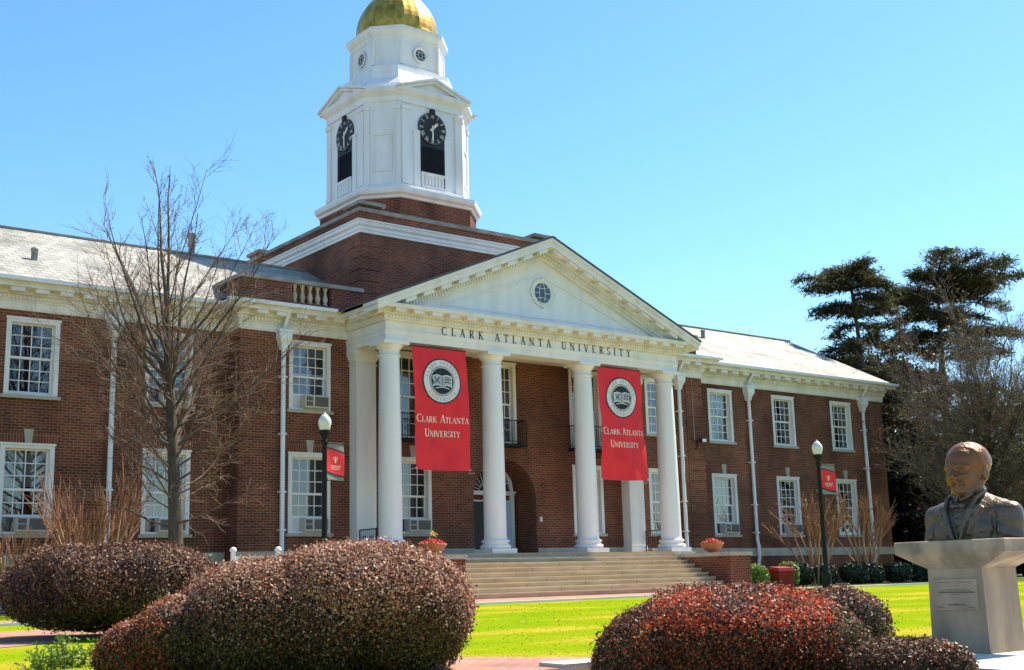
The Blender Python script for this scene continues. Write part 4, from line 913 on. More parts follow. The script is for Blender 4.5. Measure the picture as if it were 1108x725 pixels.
# ------------------------------------------------------------------ hanging banners
def banner(xs0, xs1, xb0, xb1, zt, zb, ph, label):
    yb = -.40
    def cl(x, z):
        t = (zt-z)/(zt-zb)
        return yb-.02+.06*t*math.sin(x*2.1+ph)+.04*math.sin(z*1.5+ph+x*.9)*min(1, 3*t)+.016*math.sin(x*6.5+z*2.2+ph)*min(1, 2*t)+.010*math.sin(z*5.5-x*3+ph*2)*min(1, 4*t)
    def mp(u, t): # u 0..1 across, t 0..1 down
        x0, x1 = xs0+(xb0-xs0)*t, xs1+(xb1-xs1)*t
        sag = .05*math.sin(math.pi*t)
        x = x0+sag+(x1-x0)*u+.02*math.sin(7*t+ph)*(1 if u > .5 else -.6); z = zt+(zb-zt)*t-.03*math.sin(math.pi*u)*(t > .5)*(2*t-1)
        return x, z
    root = empty('hanging_banner', ((xs0+xs1)/2, yb, zt), 0, label, 'banner', 'red banners hanging between the columns')
    off = Vector(root.location)
    b = MB(); nu, nt = 22, 40; vs = []
    for j in range(nt+1):
        for i in range(nu+1):
            x, z = mp(i/nu, j/nt); vs.append((x-off.x, cl(x, z)-off.y, z-off.z))
    b.add(vs, [(j*(nu+1)+i, j*(nu+1)+i+1, (j+1)*(nu+1)+i+1, (j+1)*(nu+1)+i) for j in range(nt) for i in range(nu)], 0, True)
    b.build('banner_cloth', 'banner', root)
    xc = (xs0+xs1)/2+.10; zc = zt-1.20
    def fn(x, z, d=.012):
        return (x-off.x, cl(x, z)-d-off.y, z-off.z)
    def disc(bb, r_, d, mi, scal=0, n=56, cx=0, cz=0, half=None):
        rr = [r_*(1+scal*(1 if i % 2 else -1)) for i in range(n)]
        # concentric bands so that the print follows the cloth
        for q in range(6):
            a, e = q/6, (q+1)/6
            for i in range(n):
                t0, t1 = 2*math.pi*i/n, 2*math.pi*(i+1)/n; j = (i+1) % n
                pts = [(cx+rr[i]*a*math.cos(t0), cz+rr[i]*a*math.sin(t0)), (cx+rr[i]*e*math.cos(t0), cz+rr[i]*e*math.sin(t0)), (cx+rr[j]*e*math.cos(t1), cz+rr[j]*e*math.sin(t1)), (cx+rr[j]*a*math.cos(t1), cz+rr[j]*a*math.sin(t1))]
                if half and not half((pts[0][0]+pts[2][0])/2-cx, (pts[0][1]+pts[2][1])/2-cz): continue
                bb.add([fn(xc+x, zc+z, d) for x, z in pts], [(0, 1, 2, 3)], mi)
    sb = MB()
    disc(sb, .82, .010, 1, .02); disc(sb, .77, .013, 0); disc(sb, .545, .016, 1); disc(sb, .53, .019, 2); disc(sb, .47, .022, 1)
    # the open book
    for s in (-1, 1):
        for lay, (g0, mi, dd) in enumerate(((0, 0, .026), (.03, 2, .029))):
            pts = [(s*.012, -.20+g0), (s*.2, -.16+g0), (s*.41-s*g0, -.21+g0), (s*.41-s*g0, .18-g0), (s*.2, .235-g0), (s*.012, .19-g0)]
            sb.add([fn(xc+x, zc+z, dd) for x, z in pts], [tuple(range(6)) if s > 0 else tuple(range(5, -1, -1))], mi)
    def line(pts, w_, mi, d=.033):
        for (ax, az), (bx, bz) in zip(pts[:-1], pts[1:]):
            l = math.hypot(bx-ax, bz-az) or 1; nx, nz = -(bz-az)/l*w_/2, (bx-ax)/l*w_/2
            sb.add([fn(xc+px_, zc+pz_, d) for px_, pz_ in ((ax-nx, az-nz), (bx-nx, bz-nz), (bx+nx, bz+nz), (ax+nx, az+nz))], [(0, 1, 2, 3)], mi)
    line([(-.34, -.10), (-.10, .14)], .035, 1); line([(-.10, -.10), (-.34, .14)], .035, 1)
    line([(.08, .02), (.16, .07), (.28, .04), (.36, .08)], .03, 1); line([(.10, -.06), (.2, -.02), (.34, -.07)], .03, 1); line([(.1, .13), (.3, .13)], .02, 1)
    line([(-.3, -.27), (0, -.22), (.3, -.27)], .03, 0)
    # ring lettering
    def ring(t, r_, h, a_mid, inward, sp):
        adv = sum(GL[c][0]*h+sp for c in t)-sp; x = -adv/2
        for c in t:
            w_ = GL[c][0]*h; mid = x+w_/2; rc = r_+(h/2)
            a = a_mid-mid/rc if not inward else a_mid+mid/rc
            ca, sa_ = math.cos(a), math.sin(a)
            def f2(px_, py_):
                if not inward: ux, uz = px_-mid, r_+py_; return fn(xc+uz*ca+ux*sa_, zc+uz*sa_-ux*ca, .018)
                ux, uz = px_-mid, r_+h-py_; return fn(xc+uz*ca-ux*sa_, zc+uz*sa_+ux*ca, .018)
            put_text(sb, c, h, 0, f2, x, 0, mi=3); x += w_+sp
    ring('CLARK ATLANTA', .595, .125, math.pi/2, False, .05); ring('UNIVERSITY', .595, .125, -math.pi/2, True, .05)
    sb.build('seal', ['sealw', 'sealk', 'sealg', 'orange'], root)
    tb = MB()
    for t, z, h in (('CLARK ATLANTA', zt-2.70, .275), ('UNIVERSITY', zt-3.2, .275)):
        wd = text_width(t, h, .004, .76); put_text(tb, t, h, .004, lambda x, y: fn(x, y, .012), xc+.02-wd/2, z, .76)
    tb.build('banner_lettering', 'cream', root)
    rb = MB(); 
    for (u, t), tgt in (((0, 1), -.7), ((1, 1), .5)):
        x, z = mp(u, t); rb.tube([(x-off.x, cl(x, z)-off.y, z+.03-off.z), (x+tgt*.5-off.x, .02-off.y, z-.06-off.z), (x+tgt-off.x, .0-off.y, z-.03-off.z)], .012, 4); rb.sphere((x-off.x, cl(x, z)-.01-off.y, z+.03-off.z), .035, 8)
    rb.build('tie_rope', 'rope', root)
    pb = MB(); pb.tube([(xs0-.03-off.x, 0.0, -.02), (xs1+.03-off.x, 0.0, -.02)], .03, 6); 
    for u in (.05, .95): x = xs0+(xs1-xs0)*u-off.x; pb.tube([(x, .0, -.02), (x, .02, .11)], .012, 4)
    pb.build('hanging_rail', 'iron', root)
banner(-6.08, -3.76, -5.95, -3.64, 7.30, 2.93, .3, 'red cloth banner with round seal hanging between the two leftmost columns')
banner(2.68, 4.98, 2.76, 5.10, 7.30, 2.82, 1.6, 'red cloth banner with round seal hanging between the two rightmost columns')

# ------------------------------------------------------------------ planters, sign, red box
def blossoms(name, c, r, h, n, mat, parent, size=.035):
    a = rng.uniform(0, 2*math.pi, n); q = r*np.sqrt(rng.uniform(0, 1, n)); z = h*(1-(q/r)**2)*rng.uniform(.2, 1, n)
    cen = np.stack([c[0]+q*np.cos(a), c[1]+q*np.sin(a), c[2]+z], 1); nn_ = rng.normal(size=(n, 3))+np.array([0, -.3, .8]); nn_ /= np.linalg.norm(nn_, axis=1, keepdims=True)
    u, v = frame(nn_); s_ = size*rng.uniform(.7, 1.3, (n, 1)); return quads(name, cen, u*s_, v*s_*.8, mat, parent)
def planter(x, y, z, label, yellow):
    t = empty('flower_bowl', (x, y, z), 0, label, 'planter', 'terracotta bowls on the stair walls')
    b = MB(); b.lathe([(.16, 0), (.17, .03), (.16, .05), (.30, .12), (.40, .22), (.44, .31), (.47, .32), (.47, .38), (.43, .38), (.42, .34), (0.01, .33)], (0, 0, 0), 28); b.build('bowl', 'terra', t)
    b = MB(); b.lathe([(.415, .345), (.3, .37), (.01, .38)], (0, 0, 0), 20); b.build('soil', 'soil', t)
    blossoms('leaves', (0, 0, .36), .42, .14, 260, 'leafG', t, .035); blossoms('red_flowers', (0, 0, .40), .42, .17, 420, 'petal', t, .033)
    if yellow: blossoms('yellow_flowers', (.05, 0, .58), .16, .28, 26, 'petaly', t, .035)
planter(-6.78, -2.6, -.11, 'terracotta bowl of red and yellow flowers on the left stair wall', True)
planter(6.78, -2.2, -.11, 'terracotta bowl of red flowers on the right stair wall', False)

t = empty('lawn_sign', (-15.95, -7.21, -1.58), R(-12), 'white post sign half hidden behind the clipped bushes', 'sign')
for k, x in enumerate((0, 1.15)):
    b = MB(); b.box(x-.05, x+.05, -.05, .05, -.1, 1.52); p = b.build('post', 'white', t)
    b = MB(); b.lathe([(.085, 1.521), (.09, 1.56), (.075, 1.6), (.03, 1.63)], (x, 0, 0), 12); b.build('post_cap', 'white', p)
b = MB(); b.box(.051, 1.099, -.018, .018, .80, 1.40); p = b.build('panel', 'sealw', t)
b = MB(); put_text(b, 'CLARK', .15, .02, lambda x, y: (x, -.022, y), .13, 1.19); b.build('lettering', 'letter', p)

t = empty('red_box', (9.66, -3.19, -1.54), R(-12), 'low red vinyl covered box among the clipped green shrubs', 'box'); t.scale = (.92, .92, .84)
b = MB(); b.hexa([(-.36, -.3, 0), (.36, -.3, 0), (.36, .3, 0), (-.36, .3, 0)], [(-.40, -.33, .78), (.40, -.33, .78), (.40, .33, .84), (-.40, .33, .84)]); b.build('body', 'redboxb', t)
b = MB(); b.hexa([(-.44, -.37, .781), (.44, -.37, .781), (.44, .37, .845), (-.44, .37, .845)], [(-.42, -.34, .93), (.42, -.34, .93), (.40, .33, 1.0), (-.40, .33, 1.0)]); b.build('lid', 'redbox', t)

# ------------------------------------------------------------------ lamp posts with cloth flags
def lamp(x, y, top, turn, label, flabel):
    z0 = gz(x, y); h = top-z0
    t = empty('lamp_post', (x, y, z0), 0, label, 'lamp post', 'black lamp posts with white globes')
    b = MB(); b.lathe([(.19, -.05), (.19, .10), (.17, .12), (.17, .16), (.145, .18), (.125, .62), (.135, .64), (.135, .68), (.10, .72), (.085, .78), (.07, .95), (.055, h-.72)], n=20); p = b.build('post', 'lampblack', t)
    b = MB(); b.lathe([(.055, h-.72), (.085, h-.70), (.085, h-.66), (.06, h-.62), (.075, h-.56), (.125, h-.46), (.13, h-.40)], n=20); b.build('lamp_collar', 'lampblack', t)
    b = MB(); b.lathe([(.11, h-.40), (.13, h-.33), (.150, h-.25), (.152, h-.2), (.138, h-.14), (.10, h-.08), (.07, h-.045), (.03, h-.02), (.022, h), (.005, h+.03)], n=24); g_ = b.build('lamp_globe', 'globe', t)
    # flag on two arms, broadside to the lawn
    f = empty('pole_flag', (x, y, z0), R(turn), flabel, 'banner', 'red cloth flags on the lamp posts')
    zt, zb, w_ = h-.70, h-1.52, .52
    for z in (zt+.02, zb-.02):
        a = MB(); a.tube([(-.085, 0, z), (.04, 0, z), (w_+.10, 0, z)], .014, 6); a.sphere((w_+.10, 0, z), .022, 8); a.lathe([(.075, z-.03), (.075, z+.03)], n=14); a.build('flag_arm', 'iron', f)
    c = MB(); nu = 10; nt = 14
    def cy(u, t_): return .03*math.sin(3.1*u+1)*math.sin(math.pi*t_)
    vs = [(.09+w_*i/nu, cy(i/nu, j/nt), zt+(zb-zt)*j/nt) for j in range(nt+1) for i in range(nu+1)]
    c.add(vs, [(j*(nu+1)+i, j*(nu+1)+i+1, (j+1)*(nu+1)+i+1, (j+1)*(nu+1)+i) for j in range(nt) for i in range(nu)], 0, True); c.build('flag_cloth', 'flaggrey', f)
    pr = MB()
    def pt(u, t_, d): return (.09+w_*u, cy(u, t_)-d, zt+(zb-zt)*t_)
    top_e = lambda u: .17+.13*u*u*0+.10*abs(u-.0)*.55
    for s_ in (1, -1):
        for i in range(12):
            u0, u1 = i/12, (i+1)/12
            ta = [(.13+.12*u**1.5, .90-.12*(1-u)**1.5) for u in (u0, u1)]
            for q in range(10):
                g0, g1 = q/10, (q+1)/10; pr.add([pt(u0, ta[0][0]+(ta[0][1]-ta[0][0])*g0, .008*s_), pt(u1, ta[1][0]+(ta[1][1]-ta[1][0])*g0, .008*s_), pt(u1, ta[1][0]+(ta[1][1]-ta[1][0])*g1, .008*s_), pt(u0, ta[0][0]+(ta[0][1]-ta[0][0])*g1, .008*s_)], [(0, 1, 2, 3)], 0)
            pr.add([pt(u, tt, .010*s_) for u, tt in ((u0, .10+.12*u0**1.5), (u1, .10+.12*u1**1.5), (u1, .135+.12*u1**1.5), (u0, .135+.12*u0**1.5))], [(0, 1, 2, 3)], 2)
            pr.add([pt(u, tt, .010*s_) for u, tt in ((u0, .885-.12*(1-u0)**1.5), (u1, .885-.12*(1-u1)**1.5), (u1, .935-.12*(1-u1)**1.5), (u0, .935-.12*(1-u0)**1.5))], [(0, 1, 2, 3)], 2)
    def ln(pts, w2, mi=1):
        for (a, e), (c_, d_) in zip(pts[:-1], pts[1:]):
            l = math.hypot((c_-a), (d_-e)*1.5) or 1; nx, nz = -(d_-e)*1.5/l*w2, (c_-a)/l*w2/1.5
            pr.add([pt(p_, q_, .013) for p_, q_ in ((a-nx, e-nz), (c_-nx, d_-nz), (c_+nx, d_+nz), (a+nx, e+nz))], [(0, 1, 2, 3)], mi)
    ln([(.40, .36), (.41, .43), (.50, .46), (.59, .43), (.60, .35)], .014); ln([(.50, .34), (.50, .54)], .016); ln([(.42, .50), (.58, .50)], .01)
    for k, (a, e) in enumerate(((.26, .76), (.24, .74), (.30, .68))):
        n = 9-2*(k == 2)
        for i in range(n): u = a+(e-a)*i/(n-1); ln([(u, .60+.048*k), (u, .628+.048*k)], .011); 
        ln([(a, .614+.048*k), (e, .614+.048*k)], .005)
    pr.build('flag_lettering', ['banner', 'cream', 'sealk', 'flaggrey'], f)
lamp(-15.68, -11.38, 2.96, 15, 'black lamp post with white acorn globe behind the big russet bush', 'small red flag on the lamp post left of the columns')
lamp(-1.30, -14.05, 2.72, -7, 'black lamp post with white acorn globe in front of the right wing', 'small red flag on the lamp post before the right wing')

# ------------------------------------------------------------------ bust and pedestal
PXc, PYc, PZ = -17.43, -28.73, gz(0, -28.73)+.055
ped = empty('bust_pedestal', (PXc, PYc, PZ), 0, 'weathered concrete pedestal with a bronze plaque under the bust', 'pedestal')
b = MB(); hb, ht = .342, .325; H1, H2, H3 = .865, 1.03, 1.165
b.hexa([(-hb, -hb, -.06), (hb, -hb, -.06), (hb, hb, -.06), (-hb, hb, -.06)], [(-ht, -ht, H1), (ht, -ht, H1), (ht, ht, H1), (-ht, ht, H1)]); b.build('shaft', 'conc', ped)
b = MB(); ox, oy = .41, .665
b.loft([[(-ht, -ht, H1+.001), (ht, -ht, H1+.001), (ht, ht, H1+.001), (-ht, ht, H1+.001)], [(-ox, -oy, H2), (ox, -oy, H2), (ox, oy, H2), (-ox, oy, H2)], [(-ox-.003, -oy-.003, H3-.01), (ox+.003, -oy-.003, H3-.01), (ox+.003, oy+.003, H3-.01), (-ox-.003, oy+.003, H3-.01)], [(-ox+.01, -oy+.01, H3), (ox-.01, -oy+.01, H3), (ox-.01, oy-.01, H3), (-ox+.01, oy-.01, H3)]]); b.build('cap', 'conc2', ped)
# plaque on the front (-x) face; front leans in a little as it rises
def fxp(y, z, d): return (-(hb+(ht-hb)*(z+.06)/(H1+.06))-d, y, z)
def plq(b, y0, y1, z0, z1, d0, d1, mi=0):
    b.hexa([fxp(y0, z0, d0), fxp(y0, z0, d1), fxp(y1, z0, d1), fxp(y1, z0, d0)], [fxp(y0, z1, d0), fxp(y0, z1, d1), fxp(y1, z1, d1), fxp(y1, z1, d0)], mi)
b = MB(); plq(b, -.26, .255, .43, .755, -.004, .018); pq = b.build('plaque', 'plaque', ped)
b = MB(); r2 = random.Random(3)
def row(z, y0, y1, h):
    y = y1
    while y > y0:
        w_ = r2.uniform(.008, .02)*h/.011; plq(b, max(y0, y-w_), y, z, z+h, .0175, .0195); y -= w_+.006
row(0.719, -.20, -.04, .008); row(0.719, .06, .21, .008); row(0.639, -.17, .17, .008); row(0.609, -.22, .20, .018); row(0.592, -.05, .05, .007); row(0.554, -.03, .04, .007); row(0.496, -.03, .03, .007); row(0.480, -.11, .09, .014); row(0.457, .15, .22, .010); row(0.457, -.21, -.15, .010)
b.build('plaque_lettering', 'plaquet', pq)

def surface_nets(F, lo, h):
    """smooth mesh of the zero level of a sampled distance field"""
    s = F < 0; nx, ny, nz = F.shape
    c = np.stack([s[i:nx-1+i, j:ny-1+j, k:nz-1+k] for i in (0, 1) for j in (0, 1) for k in (0, 1)], 0); tot = c.sum(0)
    act = (tot > 0) & (tot < 8); idx = -np.ones(act.shape, int); cells = np.argwhere(act); idx[act] = np.arange(len(cells))
    P = np.zeros((len(cells), 3)); W = np.zeros(len(cells)); corners = [(i, j, k) for i in (0, 1) for j in (0, 1) for k in (0, 1)]
    V = {q: F[cells[:, 0]+q[0], cells[:, 1]+q[1], cells[:, 2]+q[2]] for q in corners}
    for a in corners:
        for ax in range(3):
            if a[ax]: continue
            e = list(a); e[ax] = 1; e = tuple(e); fa, fb = V[a], V[e]; m = (fa < 0) != (fb < 0); t = np.where(m, fa/(fa-fb+1e-12), 0)
            p = np.array(a, float)[None]+t[:, None]*np.eye(3)[ax][None]; P[m] += p[m]; W[m] += 1
    P = lo+(cells+P/W[:, None])*h
    faces = []
    for ax in range(3):
        d1, d2 = (ax+1) % 3, (ax+2) % 3
        sl = [slice(None)]*3; sl2 = [slice(None)]*3; sl[ax] = slice(0, -1); sl2[ax] = slice(1, None)
        A, B = s[tuple(sl)], s[tuple(sl2)]; e = np.argwhere(A != B)
        ok = (e[:, d1] > 0) & (e[:, d2] > 0) & (e[:, d1] < F.shape[d1]-1) & (e[:, d2] < F.shape[d2]-1); e = e[ok]
        q = []
        for o1, o2 in ((-1, -1), (0, -1), (0, 0), (-1, 0)):
            k = e.copy(); k[:, d1] += o1; k[:, d2] += o2; q.append(idx[k[:, 0], k[:, 1], k[:, 2]])
        q = np.stack(q, 1); inside = A[e[:, 0], e[:, 1], e[:, 2]]; q[~inside] = q[~inside][:, ::-1]; faces.append(q)
    return P, np.concatenate(faces)
def bust_field():
    h = .0095; lo = np.array([-.42, -.62, -.03]); n = (np.array([.86, 1.24, 1.10])/h).astype(int)
    X, Y, Z = np.meshgrid(*[lo[i]+h*np.arange(n[i]) for i in range(3)], indexing='ij')
    def ell(c, r): 
        k = np.sqrt(((X-c[0])/r[0])**2+((Y-c[1])/r[1])**2+((Z-c[2])/r[2])**2); return (k-1)*min(r)
    def cap(a, b, ra, rb=None):
        a, b = np.array(a), np.array(b); d = b-a; t = np.clip(((X-a[0])*d[0]+(Y-a[1])*d[1]+(Z-a[2])*d[2])/(d@d), 0, 1)
        return np.sqrt((X-a[0]-t*d[0])**2+(Y-a[1]-t*d[1])**2+(Z-a[2]-t*d[2])**2)-(ra+((rb if rb is not None else ra)-ra)*t)
    def sm(a, b, k): 
        q = np.clip(.5+.5*(b-a)/k, 0, 1); return b+(a-b)*q-k*q*(1-q)
    def cut(a, b, k): return -sm(-a, b, k)
    def mir(f): return lambda *a: None
    # skull and face, facing +x
    F = ell((-.035, 0, .80), (.240, .198, .20))
    F = sm(F, ell((.05, 0, .665), (.172, .162, .215)), .06)
    F = sm(F, ell((.10, 0, .50), (.095, .085, .065)), .05)                       # chin
    for s in (-1, 1):
        F = sm(F, ell((.108, s*.092, .638), (.080, .058, .05)), .03)              # cheek
        F = sm(F, cap((.03, s*.125, .53), (-.07, s*.150, .64), .045), .05)       # jaw
        F = sm(F, cap((.205, s*.02, .750), (.160, s*.125, .742), .028, .022), .02)  # brow
        F = cut(F, ell((.225, s*.074, .700), (.060, .048, .036)), .018)          # eye socket
        F = sm(F, ell((.166, s*.072, .702), (.030, .032, .026)), .008)           # eyeball
        F = sm(F, cap((.197, s*.036, .714), (.170, s*.108, .706), .0085), .008)  # upper lid
        F = sm(F, cap((.190, s*.04, .684), (.168, s*.105, .688), .007), .008)
        F = cut(F, cap((.235, s*.060, .625), (.205, s*.082, .565), .010), .02)   # fold beside the mouth
    F = sm(F, cap((.205, 0, .735), (.272, 0, .640), .020, .034), .016)           # nose
    for s in (-1, 1): F = sm(F, ell((.232, s*.034, .632), (.028, .021, .020)), .012)
    for s in (-1, 1): F = cut(F, ell((.250, s*.020, .612), (.016, .011, .010)), .006)
    for s in (-1, 1): F = sm(F, cap((.240, s*.006, .600), (.182, s*.095, .560), .025, .014), .008)  # moustache
    F = cut(F, cap((.236, -.05, .566), (.236, .05, .566), .008), .008)
    F = sm(F, cap((.212, -.03, .553), (.212, .03, .553), .016), .012)            # lower lip
    F = sm(F, cap((.205, 0, .520), (.175, 0, .452), .042, .028), .016)           # small pointed beard
    for s in (-1, 1): F = sm(F, cap((.185, s*.03, .50), (.11, s*.10, .485), .026, .02), .025)
    # hair: short, receding at the front
    hair = ell((-.055, 0, .805), (.245, .209, .205)); dx = X-(.12+.10*(Z-.80)-.6*np.abs(Y)); hair = np.maximum(hair, -((.14-.9*np.abs(Y)*.6)-X)*1.0-.0); hair = np.maximum(hair, .70-Z+.25*(X+.1))
    hair += -.005+.004*np.sin(62*X+3*np.sin(30*Z))*np.sin(70*Y+2*np.sin(40*X))*np.sin(66*Z)
    F = sm(F, hair, .012)
    for s in (-1, 1):
        e = ell((-.035, s*.203, .675), (.048, .022, .078)); e = cut(e, ell((-.028, s*.230, .680), (.026, .018, .048)), .012); F = sm(F, e, .014)   # ear
        F = sm(F, cap((.02, s*.172, .75), (.015, s*.170, .66), .014), .02)       # sideburn
    F = sm(F, cap((-.04, 0, .60), (-.03, 0, .36), .135, .150), .05)              # neck
    # coat
    T = ell((-.02, 0, .05), (.265, .46, .40)); T = sm(T, cap((-.06, -.34, .27), (-.06, .34, .27), .125), .08)
    T = sm(T, cap((-.08, -.30, .30), (-.09, 0, .43), .085, .11), .06); T = sm(T, cap((-.08, .30, .30), (-.09, 0, .43), .085, .11), .06)
    for s in (-1, 1):
        arm = cap((-.045, s*.445, .255), (-.03, s*.465, -.10), .115, .108)
        arm += .006*np.sin(38*Z+6*Y*s)*np.clip((.3-Z)*4, 0, 1)
        T = sm(T, arm, .035)
        T = cut(T, cap((.10, s*.345, .25), (.16, s*.352, -.1), .020, .022), .03)  # crease between sleeve and chest
    # open neck of the coat: shirt front and waistcoat below it
    v = np.abs(Y)-(.030+.30*np.clip(Z-.02, 0, .5)); v = np.maximum(v, -(X-.02)); v = np.maximum(v, .005-Z)
    T = -sm(-T, v-.0, .012)*1.0 if False else T
    shirt = ell((.0, 0, .10), (.225, .30, .36)); shirt = np.maximum(shirt, np.abs(Y)-.2)
    cutv = np.maximum(np.maximum(np.abs(Y)-(.028+.27*np.clip(Z, 0, .5)), .08-X), Z-.52)
    T = np.maximum(T, -cutv)
    T = sm(T, shirt, .010)
    F = sm(F, T, .02)
    for s in (-1, 1):
        a = np.array
        # lapels rolled back along the opening, and the collar round the neck
        pts = [(.262, s*.045, .0), (.255, s*.085, .14), (.215, s*.145, .30), (.12, s*.165, .42), (-.02, s*.165, .49), (-.12, s*.10, .525), (-.145, 0, .535)]
        for p, q in zip(pts[:-1], pts[1:]): F = sm(F, cap(p, q, .024, .026), .014)
        lp = [(.240, s*.125, .06), (.215, s*.175, .20), (.165, s*.215, .32)]
        for p, q, r_ in zip(lp[:-1], lp[1:], (.03, .036)): F = sm(F, cap(p, q, r_*.6, r_), .03)
        F = cut(F, cap((.235, s*.20, .33), (.16, s*.26, .335), .010), .008)       # notch
        F = sm(F, cap((.165, s*.028, .405), (.10, s*.105, .455), .022, .026), .012)  # shirt collar wing
        F = sm(F, ell((.198, s*.052, .345), (.026, .046, .026)), .010)           # bow tie
    F = sm(F, ell((.212, 0, .345), (.02, .016, .019)), .006)
    F = cut(F, cap((.245, .0, .30), (.272, .0, -.05), .006), .006)
    for z in (.06, .14, .22): F = sm(F, ell((.24, .0, z), (.016, .013, .013)), .006)
    fold = .006*np.sin(34*Z+10*np.abs(Y)+6*X)*np.sin(9*Y+2)*np.clip((.36-Z)*6, 0, 1)*np.clip((np.abs(Y)-.14)*8, 0, 1); F = F+fold
    F = np.maximum(F, .0-Z)
    return surface_nets(F, lo, h)
P, Q = bust_field()
me = bpy.data.meshes.new('bronze_bust'); me.from_pydata(P.tolist(), [], Q.tolist()); me.materials.append(M['bronze']); me.polygons.foreach_set('use_smooth', [True]*len(me.polygons)); me.update()
bu = link('bronze_bust', me); bu.location = (PXc+.03, PYc-.03, PZ+H3+.0015); bu.rotation_euler = (0, 0, R(180)+R(-3)); bu.scale = (1.06, 1.07, 1.055)
tag(bu, 'brown bronze bust of a bearded man in coat and bow tie on the pedestal', 'bust')

# ------------------------------------------------------------------ clipped bushes
RT, FD = np.array([.788, -.615]), np.array([.615, .788])
def bush(name, label, cat, cx, cy, ells, n, leaf, mats, zone, group=None, p=2.5, core='leafcore', lump=.06, stems=True, flat=.12):
    """ells: (right offset, forward offset, half width, half depth, bottom, top) in metres; leaves cover their union"""
    z0 = gz(cx, cy); root = empty(name, (cx, cy, z0), 0, label, cat, group)
    tot = sum(e[2]*(e[3]+e[5]) for e in ells); C_, N_ = [], []
    def shape(e): return np.array([e[0]*RT[0]+e[1]*FD[0], e[0]*RT[1]+e[1]*FD[1], (e[4]+e[5])/2]), np.array([e[2], e[3], (e[5]-e[4])/2])
    ph = rng.uniform(0, 6, 6)
    def rad(d, r):
        t = (np.abs(d/r)**p).sum(1)**(-1/p)
        q = d*t[:, None]
        return t*(1+lump*(np.sin(q[:, 0]*4.1+ph[0])*np.sin(q[:, 1]*4.7+ph[1])+.7*np.sin(q[:, 2]*6+q[:, 0]*3+ph[2])+.5*np.sin(q[:, 0]*11+ph[3])*np.sin(q[:, 1]*10+ph[4])+.35*np.sin(q[:, 0]*19+q[:, 2]*15+ph[5])*np.sin(q[:, 1]*17+q[:, 2]*9+ph[0])))
    for e in ells:
        c, r = shape(e); k = int(n*e[2]*(e[3]+e[5])/tot*1.25)
        d = rng.normal(size=(k, 3)); d[:, :] *= r; d /= np.linalg.norm(d, axis=1, keepdims=True)
        t = rad(d, r); nn_ = np.sign(d)*np.abs(d/r)**(p-1)/r; nn_ /= np.linalg.norm(nn_, axis=1, keepdims=True)
        j = 1-flat*rng.uniform(0, 1, k)**2+.045*np.clip(rng.normal(size=k), -1, 1.8)*(rng.uniform(size=k) < .25)+rng.uniform(0, .10, k)*(rng.uniform(size=k) < .02)
        loc = d*(t*j)[:, None]
        # local right/forward to world
        w_ = np.stack([c[0]+loc[:, 0]*RT[0]+loc[:, 1]*FD[0], c[1]+loc[:, 0]*RT[1]+loc[:, 1]*FD[1], c[2]+loc[:, 2]], 1)
        nw = np.stack([nn_[:, 0]*RT[0]+nn_[:, 1]*FD[0], nn_[:, 0]*RT[1]+nn_[:, 1]*FD[1], nn_[:, 2]], 1)
        keep = w_[:, 2] > .04
        for e2 in ells:
            if e2 is e: continue
            c2, r2 = shape(e2); q = w_-c2; l2 = np.stack([q[:, 0]*RT[0]+q[:, 1]*RT[1], q[:, 0]*FD[0]+q[:, 1]*FD[1], q[:, 2]], 1)
            keep &= ((np.abs(l2/(r2*.9))**p).sum(1) > 1)
        C_.append(w_[keep]); N_.append(nw[keep])
        # twiggy inside
        b = MB(); rings = []
        for a in np.linspace(-1.45, 1.5, 13):
            dd = np.array([[math.cos(a)*math.cos(q), math.cos(a)*math.sin(q), math.sin(a)] for q in np.linspace(0, 2*math.pi, 29)[:-1]])*r; dd /= np.linalg.norm(dd, axis=1, keepdims=True)
            l = dd*(rad(dd, r)*.88)[:, None]
            rings.append([(c[0]+x[0]*RT[0]+x[1]*FD[0], c[1]+x[0]*RT[1]+x[1]*FD[1], max(c[2]+x[2], .02)) for x in l])
        b.loft(rings, 0, True, True); b.build('twig_mass', core, root)
    C_ = np.concatenate(C_); N_ = np.concatenate(N_); k = len(C_)
    m = zone(C_, N_)
    nn_ = N_*.75+rng.normal(size=(k, 3))*.62; nn_[:, 2] += .12; nn_ /= np.linalg.norm(nn_, axis=1, keepdims=True); u, v = frame(nn_)
    s_ = leaf*rng.uniform(.65, 1.35, (k, 1)); quads('foliage', C_, u*s_, v*s_*.58, mats, root, m)
    return root
def fbm(C, f, seed):
    r_ = np.random.default_rng(seed); out = np.zeros(len(C))
    for k in range(4):
        w_ = r_.normal(size=3); w_ /= np.linalg.norm(w_); out += np.sin(C@w_*f*(1.6**k)+r_.uniform(0, 6))/(1.4**k)
    return out/2.2
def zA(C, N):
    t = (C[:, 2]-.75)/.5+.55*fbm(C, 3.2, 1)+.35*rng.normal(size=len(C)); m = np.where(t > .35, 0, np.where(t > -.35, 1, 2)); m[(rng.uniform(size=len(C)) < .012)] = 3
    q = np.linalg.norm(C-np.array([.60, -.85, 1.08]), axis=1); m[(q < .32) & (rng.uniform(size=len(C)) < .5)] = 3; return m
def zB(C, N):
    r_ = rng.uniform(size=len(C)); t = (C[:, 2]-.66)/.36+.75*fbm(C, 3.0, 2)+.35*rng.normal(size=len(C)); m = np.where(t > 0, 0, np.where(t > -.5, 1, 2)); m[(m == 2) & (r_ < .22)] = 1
    x = C[:, 0]*RT[0]+C[:, 1]*RT[1]; m[(x < -1.75+.35*fbm(C, 4, 8)) & (r_ < .27)] = 3; m[(m == 0) & (r_ > .95)] = 3; return m
